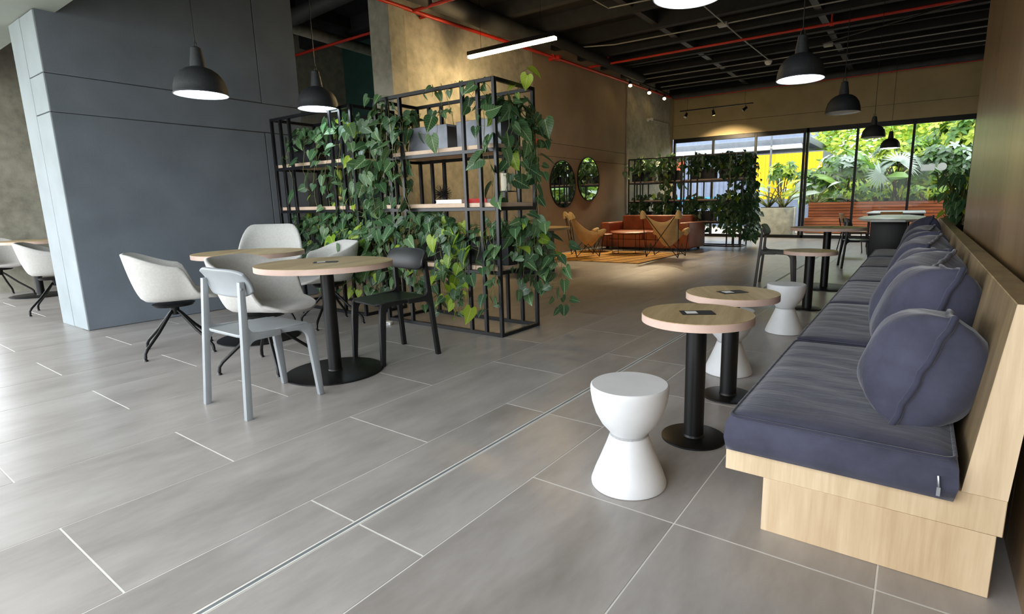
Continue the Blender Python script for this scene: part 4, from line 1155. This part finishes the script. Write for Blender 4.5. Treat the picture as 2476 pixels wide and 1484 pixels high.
cafe_chair((-0.48, 13.85, 0), fac(0.05, 1.0), 'plywood cafe chair tucked under the rectangular white table, its back to the camera')
cafe_chair((0.36, 11.2, 0), fac(-0.95, 0.25), 'plywood cafe chair right of the boat-shaped white table')
cafe_chair((0.45, 15.3, 0), fac(-0.9, -0.2), 'plywood cafe chair at the right end of the rectangular white table')

# potted plant behind the bench end
t = thing('potted_plant', 'leafy plant in a tall black pot behind the far end of the bench', 'plant', (0.43, 9.45, 0))
MB().lathe([(0.0001, 0), (0.12, 0), (0.14, 0.3), (0.155, 0.72), (0.145, 0.72), (0.14, 0.69), (0.0001, 0.69)], 32).build('pot', M['black_metal'], t, angle=50)
MB().lathe([(0.0001, 0.70), (0.14, 0.70), (0.14, 0.691), (0.0001, 0.691)], 20).build('soil', M['soil'], t)
st = MB()
for i in range(70):
    a = rnd.uniform(0, 2*PI); r_ = rnd.uniform(0.05, 0.24); z = rnd.uniform(0.8, 1.5)
    p = Vector((r_*math.cos(a), r_*math.sin(a), z)); st.tube([(0.03*math.cos(a), 0.03*math.sin(a), 0.69), p*0.6+Vector((0, 0, z*0.3)), p], 0.005, 4)
    inst('leaf', rnd.choice(LEAF['d']+LEAF['m']+LEAF['l'][:1]), t, mw=leaf_matrix(p, (math.cos(a)*0.6, math.sin(a)*0.6, -0.7), (math.cos(a)*0.6, math.sin(a)*0.6-0.4, 0.9), rnd.uniform(0.1, 0.17)))
finish(t, st)

# ------------------------------------------------------------------ ceiling services
def pipe(name, pts, r, mat, label, cat='pipe', n=10, group=None):
    return tag(MB().tube(pts, r, n).build(name, mat, angle=70), label, cat, group)
pipe('sprinkler_pipe', [(-6.67, 4.1, 4.03), (-6.67, 6.4, 4.06), (-6.6, 10.0, 4.13), (-6.66, 16.9, 4.29)], 0.03, M['red_pipe'], 'red sprinkler main running along the side wall', 'pipe', group='red sprinkler pipes')
pipe('sprinkler_pipe', [(-10.8, 6.5, 4.06), (-6.7, 6.5, 4.06)], 0.024, M['red_pipe'], 'red sprinkler branch crossing the dark recess', group='red sprinkler pipes')
pipe('sprinkler_pipe', [(-6.65, 6.2, 4.05), (0.3, 6.45, 4.12)], 0.024, M['red_pipe'], 'red sprinkler branch leaving the picture top near the pillar', group='red sprinkler pipes')
pipe('sprinkler_pipe', [(-6.6, 11.45, 4.2), (3.8, 11.52, 4.2)], 0.024, M['red_pipe'], 'red sprinkler branch crossing the middle of the black ceiling', group='red sprinkler pipes')
pipe('sprinkler_pipe', [(-6.7, 17.05, 4.3), (3.8, 17.05, 4.3)], 0.026, M['red_pipe'], 'red sprinkler branch along the top of the beige end wall', group='red sprinkler pipes')
for i, (x, y, z, lb) in enumerate(((-6.1, 11.46, 4.2, 'near the side wall'), (-1.6, 11.5, 4.2, 'above the bench row'), (-4.9, 17.05, 4.3, 'at the end wall, left'), (-0.9, 17.05, 4.3, 'at the end wall, right'))):
    t = thing('pipe_hanger', 'red sprinkler drop with clamp %s' % lb, 'pipe', (x, y, z), 0, 'sprinkler drops')
    MB().tube([(0, 0, 0.02), (0, 0, 0.32 if z < 4.25 else 0.3)], 0.018, 8).build('riser', M['red_pipe'], t)
    MB().lathe([(0.0001, -0.035), (0.036, -0.035), (0.036, 0.035), (0.0001, 0.035)], 12).xf(Matrix.Rotation(PI/2, 4, 'Y')).build('clamp', M['red_pipe'], t)
t = thing('pipe_tee', 'red cast sprinkler tee fitting at the end of the linear lamp', 'pipe', (-6.6, 10.05, 4.13))
MB().tube([(0, -0.12, 0), (0, 0.12, 0)], 0.05, 12).build('run', M['red_pipe'], t); MB().tube([(-0.15, 0, 0), (0.12, 0, 0)], 0.045, 12).build('branch', M['red_pipe'], t)
gc = 'pale electrical conduits'
pipe('conduit', [(-4.66, 7.0, 4.32), (-4.6, 8.65, 4.32), (-3.0, 8.8, 4.32)], 0.013, M['ceil_grey'], 'pale conduit bending near the top centre of the picture', 'conduit', 8, gc)
pipe('conduit', [(-6.2, 10.3, 4.32), (-5.5, 10.6, 4.32), (-3.32, 10.68, 4.32), (2.5, 10.75, 4.32)], 0.013, M['ceil_grey'], 'pale conduit running crosswise to the first junction box', 'conduit', 8, gc)
pipe('conduit', [(-3.27, 9.0, 4.31), (-3.25, 11.9, 4.31), (-3.2, 13.8, 4.31)], 0.014, M['ceil_grey'], 'pale conduit running lengthwise between junction box and smoke detector', 'conduit', 8, gc)
pipe('conduit', [(-6.4, 13.9, 4.32), (-3.1, 13.95, 4.32), (3.5, 13.98, 4.32)], 0.013, M['ceil_grey'], 'pale conduit running crosswise at the smoke detector', 'conduit', 8, gc)
pipe('conduit', [(-6.4, 15.2, 4.33), (3.6, 15.25, 4.33)], 0.013, M['ceil_grey'], 'thin pale conduit crossing the ceiling near the end wall', 'conduit', 8, gc)
pipe('conduit', [(-6.3, 12.6, 4.34), (3.6, 12.9, 4.34)], 0.012, M['ceil_metal'], 'thin dark conduit crossing behind the middle red pipe', 'conduit', 8, gc)
pipe('conduit', [(-2.0, 13.3, 4.33), (0.6, 11.9, 4.33), (2.2, 11.2, 4.33)], 0.014, M['ceil_metal'], 'grey conduit crossing the ceiling diagonally above the hanging lamps', 'conduit', 8, gc)
for (x, y, lb) in ((-3.3, 10.68, 'above the middle of the lounge'), (-1.9, 13.4, 'above the far hanging lamps')):
    t = thing('junction_box', 'small pale junction box %s' % lb, 'box', (x, y, 4.28))
    MB().box(-0.09, 0.09, -0.06, 0.06, 0, 0.06).build('case', M['ceil_grey'], t, bevel=0.004); MB().box(-0.08, 0.08, -0.05, 0.05, -0.006, 0).build('lid', M['ceil_grey'], t)
t = thing('smoke_detector', 'white smoke detector hanging from a conduit under the ceiling', 'detector', (-3.2, 13.85, 4.2))
MB().lathe([(0.0001, 0), (0.05, 0.0), (0.075, 0.03), (0.08, 0.07), (0.0001, 0.07)], 20).build('head', M['paper_white'], t); MB().lathe([(0.0001, 0.07), (0.09, 0.07), (0.09, 0.1), (0.0001, 0.1)], 20).build('mount', M['ceil_grey'], t)
gd = 'dark ceiling ducts'
pipe('air_duct', [(-6.35, 5.0, 4.2), (-6.35, 8.6, 4.2), (-6.25, 9.2, 4.2)], 0.16, M['ceil_metal'], 'dark round air duct beside the pillar', 'duct', 20, gd)
pipe('air_duct', [(-10.8, 5.6, 4.15), (-6.5, 5.3, 4.15)], 0.12, M['ceil_metal'], 'dark round duct crossing the recess', 'duct', 16, gd)
pipe('air_duct', [(-9.1, 4.2, 4.2), (-9.4, 7.9, 4.2)], 0.1, M['concrete'], 'grey patched duct running into the recess', 'duct', 16, gd)
pipe('air_duct', [(-6.1, 9.2, 4.22), (-6.15, 13.4, 4.22)], 0.1, M['black_ceiling'], 'black duct above the side wall track', 'duct', 16, gd)
pipe('air_duct', [(-6.6, 16.6, 4.3), (3.8, 16.6, 4.3)], 0.085, M['ceil_metal'], 'dark duct in front of the end wall', 'duct', 16, gd)
pipe('drain_pipe', [(0.75, 12.4, 4.4), (0.75, 12.4, 3.95)], 0.06, M['ceil_grey'], 'short grey pipe stub dropping from the ceiling near the wood wall', 'pipe', 16)

# small fittings on the side wall
t = thing('security_camera', 'small white bullet camera on the concrete panel', 'camera', (-6.80, 15.2, 3.48))
MB().tube([(0.02, 0, 0), (0.12, -0.02, 0.02), (0.2, -0.12, -0.02)], [0.02, 0.035, 0.04], 12).build('body', M['paper_white'], t); MB().lathe([(0.0001, 0), (0.05, 0), (0.05, 0.03), (0.0001, 0.03)], 16).xf(Matrix.Rotation(PI/2, 4, 'Y')).build('mount', M['paper_white'], t)
pipe('conduit', [(-6.78, 15.25, 3.5), (-6.78, 16.8, 3.54), (-6.78, 16.85, 3.2), (-6.78, 16.9, 4.3)], 0.012, M['ceil_grey'], 'thin pale conduit from the bullet camera to the corner', 'conduit', 8, gc)
t = thing('fire_alarm_point', 'small red fire alarm call point on the taupe wall', 'alarm', (-6.83, 9.66, 2.41))
MB().box(0, 0.04, -0.05, 0.05, -0.06, 0.06).build('case', M['red_paint'], t, bevel=0.005); MB().box(0.04, 0.046, -0.03, 0.03, -0.03, 0.03).build('button_plate', M['paper_white'], t, bevel=0.002)
pipe('conduit', [(-6.815, 9.62, 2.35), (-6.815, 9.62, 0.0)], 0.01, M['ceil_grey'], 'thin conduit dropping from the fire alarm point to the floor', 'conduit', 8, gc)

# ------------------------------------------------------------------ garden outside
M['og_ground'] = plain('terrace_paving', (160, 150, 140), 0.7, var=0.05, vscale=1.0, kind='World')
M['slat'] = wood('red_brown_slat', (148, 82, 52), (192, 118, 74), 'x', 10, 0.5)
M['yellow'] = plain('yellow_container_paint', (240, 190, 20), 0.5, var=0.04)
M['shed'] = plain('pale_blue_grey_sheet', (112, 122, 146), 0.5, var=0.06)
M['shed_dark'] = plain('dark_grey_fascia', (98, 102, 110), 0.6, var=0.06)
M['shed_white'] = plain('white_gutter', (200, 204, 210), 0.5, var=0.03)
M['blue_panel'] = plain('bright_blue_panel', (40, 150, 200), 0.5, var=0.03)
M['orange_panel'] = plain('orange_red_panel', (230, 96, 60), 0.5, var=0.03)
M['g_dark'] = leafmat('garden_dark_leaf', (30, 62, 34), (86, 122, 66), None, 0.35, 0.3)
M['g_mid'] = leafmat('garden_mid_leaf', (70, 118, 44), (140, 176, 70), None, 0.35, 0.35)
M['g_lime'] = leafmat('garden_lime_leaf', (146, 182, 50), (206, 218, 88), None, 0.4, 0.4)
M['g_pale'] = leafmat('garden_grey_leaf', (128, 152, 132), (196, 206, 196), None, 0.4, 0.25)
M['g_core'] = plain('hedge_inside', (28, 44, 24), 0.9, var=0.3, vscale=12)
M['bark'] = plain('brown_bark', (92, 78, 58), 0.9, var=0.2, vscale=20)
wall('ground_garden', -30, 25, 17.56, 60, -0.1, -0.02, M['og_ground'], 'pale terrace paving outside the garden windows')
# slatted planter with bench step
pl = thing('slatted_planter', 'long planter clad in red-brown horizontal slats outside the window', 'planter', (0, 20.0, 0))
for (y0, z0, n, x0, x1) in ((0.35, 0.44, 6, -3.15, 6.0), (0.0, 0.0, 5, -3.2, 6.0)):
    MB().box(x0, x1, y0+0.03, y0+(0.32 if z0 == 0 else 1.6), z0, z0+n*0.095).build('core', M['soil'], pl, smooth=False)
    for i in range(n):
        xx = x0
        while xx < x1:
            xe = min(xx+rnd.choice([1.35, 1.6, 1.9]), x1)
            MB().box(xx+0.003, xe-0.003, y0, y0+0.03, z0+i*0.095+0.008, z0+(i+1)*0.095-0.006).build('slat', M['slat'], pl, smooth=False); xx = xe
    if z0 == 0:
        for i in range(3): MB().box(x0, x1, y0+0.01+i*0.11, y0+0.1+i*0.11, 0.475, 0.495).build('slat', M['slat'], pl, smooth=False)
t = thing('concrete_planter', 'square raw concrete planter outside beside the slatted one', 'planter', (-4.0, 19.7, -0.02), 0.12)
MB().box(-0.55, 0.55, -0.55, 0.55, 0, 0.88).build('block', M['concrete_pale'], t, bevel=0.01); MB().box(-0.48, 0.48, -0.48, 0.48, 0.86, 0.9).build('soil', M['soil'], t)

def blade(vs, fs, p, tip, nr, ln, wd, sag=0.15):
    y = Vector(tip).normalized(); z = Vector(nr); z = z-y*z.dot(y)
    z = z.normalized() if z.length > 1e-4 else y.orthogonal().normalized()
    x = y.cross(z); o = len(vs); p = Vector(p)
    for q, w in ((0.0, 0.10), (0.3, 0.5), (0.65, 0.42), (1.0, 0.02)):
        c = p+y*ln*q-z*sag*ln*q*q
        vs += [tuple(c-x*wd*w+z*wd*0.12), tuple(c), tuple(c+x*wd*w+z*wd*0.12)]
    for r in range(3):
        for k_ in range(2): a = o+r*3+k_; fs.append((a, a+1, a+4, a+3))
def foliage(parent, mat, spec):
    vs = []; fs = []
    for s in spec: blade(vs, fs, *s)
    me = bpy.data.meshes.new('foliage'); me.from_pydata(vs, [], fs); me.update(); me.materials.append(mat)
    for p in me.polygons: p.use_smooth = True
    return tag(inst('foliage', me, parent), kind='stuff')
def rdir(up=0.2):
    a = rnd.uniform(0, 2*PI); z = rnd.uniform(-0.5, 0.9)+up; return Vector((math.cos(a), math.sin(a), z)).normalized()
def shrub(loc, label, rx, rz, n, ls, mats, trunk=0.5, group='garden shrubs', cat='shrub'):
    t = thing('garden_shrub', label, cat, loc, 0, group)
    st = MB()
    for i in range(5):
        a = rnd.uniform(0, 2*PI); st.tube([(0.05*math.cos(a), 0.05*math.sin(a), 0), (rx*0.4*math.cos(a), rx*0.3*math.sin(a), trunk+rz*0.6), (rx*0.6*math.cos(a), rx*0.5*math.sin(a), trunk+rz)], 0.018, 5)
    st.build('stem', M['bark'], t)
    per = {}
    for i in range(n):
        d = rdir(); rr_ = rnd.uniform(0.45, 1.0)
        p = Vector((d.x*rx*rr_, d.y*rx*0.75*rr_, trunk+rz+d.z*rz*rr_))
        hh = (d.z+0.7)
        mk = rnd.choice(mats)
        # a whorl of leaflets
        ax = (d+Vector((0, -0.3, 0.4))).normalized(); b1 = ax.orthogonal().normalized(); b2 = ax.cross(b1); nb = rnd.choice([3, 5, 6])
        for j in range(nb):
            an = 2*PI*j/nb+rnd.uniform(-0.3, 0.3)
            per.setdefault(mk, []).append((p, (b1*math.cos(an)+b2*math.sin(an))+ax*0.25, ax, ls*rnd.uniform(0.7, 1.25), ls*0.42, 0.3))
    for mk, sp in per.items(): foliage(t, M[mk], sp)
    return t
def bigleaf_plant(loc, label, n, ln, wd, mat, z0=0.3, spread=0.9, face=(0, -1, 0)):
    t = thing('broadleaf_plant', label, 'plant', loc, 0, 'large-leaved garden plants')
    st = MB()
    for i in range(n):
        a = 2*PI*i/n+rnd.uniform(-0.4, 0.4); el = rnd.uniform(0.4, 1.2)
        d = Vector((math.cos(a)*spread, math.sin(a)*spread*0.6-0.25, el)).normalized()
        h = rnd.uniform(0.5, 1.0)
        p = Vector((0, 0, 0))+d*h+Vector((0, 0, z0)); st.tube([(0, 0, 0), p*0.5+Vector((0, 0, 0.1)), p], [0.03, 0.02, 0.012], 5)
        vs = []; fs = []
        blade(vs, fs, p, d+Vector((0, -0.2, -0.2)), Vector(face)+Vector((0, 0, 1)), ln*rnd.uniform(0.75, 1.15), wd, 0.35)
        me = bpy.data.meshes.new('leaf'); me.from_pydata(vs, [], fs); me.update(); me.materials.append(M[mat])
        for q in me.polygons: q.use_smooth = True
        inst('leaf', me, t)
    st.build('stem', M['stem'], t)
def fanpalm(loc, label, n, r_, mat, z0=0.6):
    t = thing('fan_palm', label, 'palm', loc, 0, 'garden palms'); st = MB()
    for i in range(n):
        a = 2*PI*i/n+rnd.uniform(-0.3, 0.3); d = Vector((math.cos(a)*0.8, math.sin(a)*0.5-0.35, rnd.uniform(0.2, 1.1))).normalized()
        p = Vector((0, 0, z0))+d*rnd.uniform(0.4, 0.8); st.tube([(0, 0, 0), (0, 0, z0*0.8), p], [0.03, 0.02, 0.01], 5)
        ax = (d+Vector((0, -0.5, 0.3))).normalized(); b1 = d-ax*d.dot(ax); b1.normalize(); b2 = ax.cross(b1)
        foliage(t, M[mat], [(p, b1*math.cos(w)+b2*math.sin(w), ax, r_*rnd.uniform(0.85, 1.05), r_*0.09, 0.25) for w in [-1.7+3.4*j/15 for j in range(16)]])
    st.build('stem', M['bark'], t)
shrub((-3.9, 19.7, 0.86), 'leggy lime shrub growing in the concrete planter', 0.45, 0.5, 60, 0.2, ['g_lime', 'g_mid'], 0.6)
bigleaf_plant((-3.75, 19.45, 0.86), 'drooping broad-leaved plant at the rim of the concrete planter', 9, 0.55, 0.22, 'g_pale', 0.0, 1.2)
bigleaf_plant((-4.25, 19.5, 0.86), 'feathery yellow-green plant at the left of the concrete planter', 11, 0.6, 0.14, 'g_lime', 0.0, 1.1)
shrub((-3.2, 21.2, 0.9), 'dark green shrub behind the concrete planter', 0.75, 0.65, 150, 0.2, ['g_dark', 'g_mid'], 0.1)
shrub((-2.2, 21.0, 0.95), 'bushy umbrella-leaf shrub in the left of the slatted planter', 0.85, 0.75, 200, 0.22, ['g_mid', 'g_dark', 'g_pale'], 0.3)
bigleaf_plant((-2.0, 20.65, 0.95), 'broad-leaved plant leaning out above the slats, left', 8, 0.85, 0.26, 'g_mid', 0.2)
bigleaf_plant((-2.95, 20.5, 0.95), 'low drooping plant hanging over the slatted planter corner', 9, 0.55, 0.2, 'g_pale', -0.1, 1.3)
bigleaf_plant((-1.25, 20.9, 0.95), 'tall paddle-leaved plant in the middle of the slatted planter', 9, 1.2, 0.36, 'g_mid', 0.5)
fanpalm((-0.75, 20.7, 0.95), 'fan palm in the middle of the slatted planter', 9, 0.6, 'g_pale', 0.75)
shrub((-0.6, 21.3, 0.95), 'yellow-green shrub behind the fan palm', 0.9, 0.85, 200, 0.22, ['g_mid', 'g_lime', 'g_dark'], 0.5)
shrub((0.55, 20.9, 0.95), 'dense dark shrub in the right of the slatted planter', 0.9, 0.8, 230, 0.22, ['g_dark', 'g_dark', 'g_pale', 'g_mid'], 0.3)
shrub((1.0, 21.6, 1.2), 'tall lime shrub at the right of the garden', 1.1, 1.0, 220, 0.26, ['g_lime', 'g_mid'], 0.7)
shrub((2.3, 21.0, 0.95), 'round green shrub furthest right in the planter', 1.0, 0.9, 150, 0.24, ['g_mid', 'g_dark'], 0.4)
shrub((0.2, 20.6, 0.95), 'low mixed groundcover shrub above the slats', 0.9, 0.3, 110, 0.14, ['g_mid', 'g_dark', 'g_lime'], 0.0)
shrub((-1.6, 20.6, 0.95), 'low twiggy groundcover above the slats, left', 0.9, 0.3, 110, 0.14, ['g_mid', 'g_dark', 'g_lime'], 0.0)
for (x, y, rx, rz, lb, ms) in ((-2.6, 22.9, 1.3, 1.1, 'behind the left of the slatted planter', ['g_mid', 'g_dark', 'g_lime']), (-0.4, 23.1, 1.3, 1.25, 'behind the fan palm', ['g_mid', 'g_dark', 'g_lime']),
                               (1.9, 23.0, 1.4, 1.3, 'behind the right of the slatted planter', ['g_dark', 'g_mid', 'g_lime'])):
    shrub((x, y, 0.0), 'tall dense hedge shrub %s' % lb, rx, rz, 420, 0.26, ms, 0.2)
hr = thing('hedge_row', 'long clipped dark green hedge closing the back of the garden', 'hedge', (1.4, 24.6, 0))
MB().box(-4.4, 6.0, -0.35, 0.35, 0, 2.0).build('inner_twigs', M['g_core'], hr, smooth=False)
hs = {}
for i in range(2600):
    q = Vector((rnd.uniform(-4.5, 6.1), rnd.uniform(-0.5, -0.3), rnd.uniform(0.05, 2.2)))
    hs.setdefault(rnd.choice(['g_dark', 'g_mid', 'g_mid', 'g_lime']), []).append((q, rdir(-0.2), Vector((0, -1, 0.5))+jit(0.4), rnd.uniform(0.14, 0.26), 0.11, 0.2))
for mk, sp in hs.items(): foliage(hr, M[mk], sp)
def tree(loc, label, rx, rz, n, ls, mats, trunk):
    t = thing('garden_tree', label, 'tree', loc, 0, 'trees behind the garden')
    MB().tube([(0, 0, 0), (0.1, 0, trunk)], [0.22, 0.15], 10).build('trunk', M['bark'], t)
    per = {}
    for i in range(n):
        d = rdir(0.1); p = Vector((d.x*rx, d.y*rx*0.6, trunk+rz*0.8+d.z*rz))*1.0+jit(0.35)
        per.setdefault(rnd.choice(mats), []).append((p, rdir(-0.3), d+Vector((0, -0.2, 0.3)), ls*rnd.uniform(0.7, 1.3), ls*0.5, 0.2))
    for mk, sp in per.items(): foliage(t, M[mk], sp)
tree((-1.4, 29.3, 0), 'broad yellow-green tree filling the window behind the shrubs', 2.8, 2.7, 5200, 0.26, ['g_lime', 'g_lime', 'g_mid'], 1.2)
tree((4.4, 28.2, 0), 'broad yellow-green tree behind the right of the garden', 3.4, 2.8, 5200, 0.28, ['g_lime', 'g_mid', 'g_lime'], 1.2)
tree((2.6, 37.5, 0), 'large tree crown at the back of the garden', 4.5, 4.0, 5200, 0.40, ['g_mid', 'g_lime'], 1.6)

# container buildings
def corrug(x0, x1, z0, z1, y, amp=0.03, pitch=0.2):
    mb = MB(); n = int((x1-x0)/pitch*4); vs = []
    pat = [0, 0, 1, 1]
    for i in range(n+1):
        x = x0+(x1-x0)*i/n; yy = y-amp*pat[i % 4]
        vs += [(x, yy, z0), (x, yy, z1)]
    mb.add(vs, [(2*i, 2*i+2, 2*i+3, 2*i+1) for i in range(n)])
    return mb
sh = thing('container_building', 'pale blue-grey corrugated container building with white gutter outside', 'building', (0, 25.0, 0))
corrug(-13, -6.1, 0, 3.15, 0).build('wall_sheet', M['shed'], sh, smooth=False)
MB().box(-13, -6.1, 0.03, 4, 0, 3.1).build('body', M['shed_dark'], sh, smooth=False)
MB().box(-13, -4.2, -0.5, 0.1, 3.18, 3.36).build('gutter', M['shed_white'], sh, bevel=0.02)
MB().box(-13, -3.9, -0.4, 4, 3.36, 3.62).build('fascia', M['shed_dark'], sh, bevel=0.02)
MB().box(-9.9, -6.4, -0.04, 0, 1.0, 1.3).build('blue_band', M['blue_panel'], sh, smooth=False)
MB().box(-10.1, -9.3, -0.04, 0, 2.5, 3.0).build('orange_sign', M['orange_panel'], sh, smooth=False)
yc = thing('yellow_container', 'bright yellow corrugated shipping container outside the window', 'building', (0, 24.6, 0))
corrug(-6.05, -3.4, 1.15, 3.0, 0, 0.04, 0.16).build('wall_sheet', M['yellow'], yc, smooth=False)
MB().box(-6.05, -3.4, 0.03, 3, 0.0, 3.05).build('body', M['shed_dark'], yc, smooth=False)
MB().box(-6.07, -3.38, -0.06, 0.0, 0.0, 1.15).build('plinth', M['shed'], yc, smooth=False)
MB().tube([(-5.35, -0.15, 0), (-5.35, -0.15, 3.9)], 0.04, 8).build('post', M['shed_dark'], yc)
bd = thing('hall_building', 'tall grey-blue hall with a bright blue and orange strip behind the containers', 'building', (0, 33.0, 0))
MB().box(-22, -4.2, 0, 3, 0, 7.5).build('wall_sheet', M['shed'], bd, smooth=False)
MB().box(-8.0, -4.9, -0.05, 0, 5.0, 6.2).build('blue_strip', M['blue_panel'], bd, smooth=False); MB().box(-4.9, -4.2, -0.05, 0, 4.7, 6.2).build('orange_strip', M['orange_panel'], bd, smooth=False)
MB().box(-22, -4.2, -0.06, 0, 4.35, 4.45).build('white_rail', M['shed_white'], bd, smooth=False)
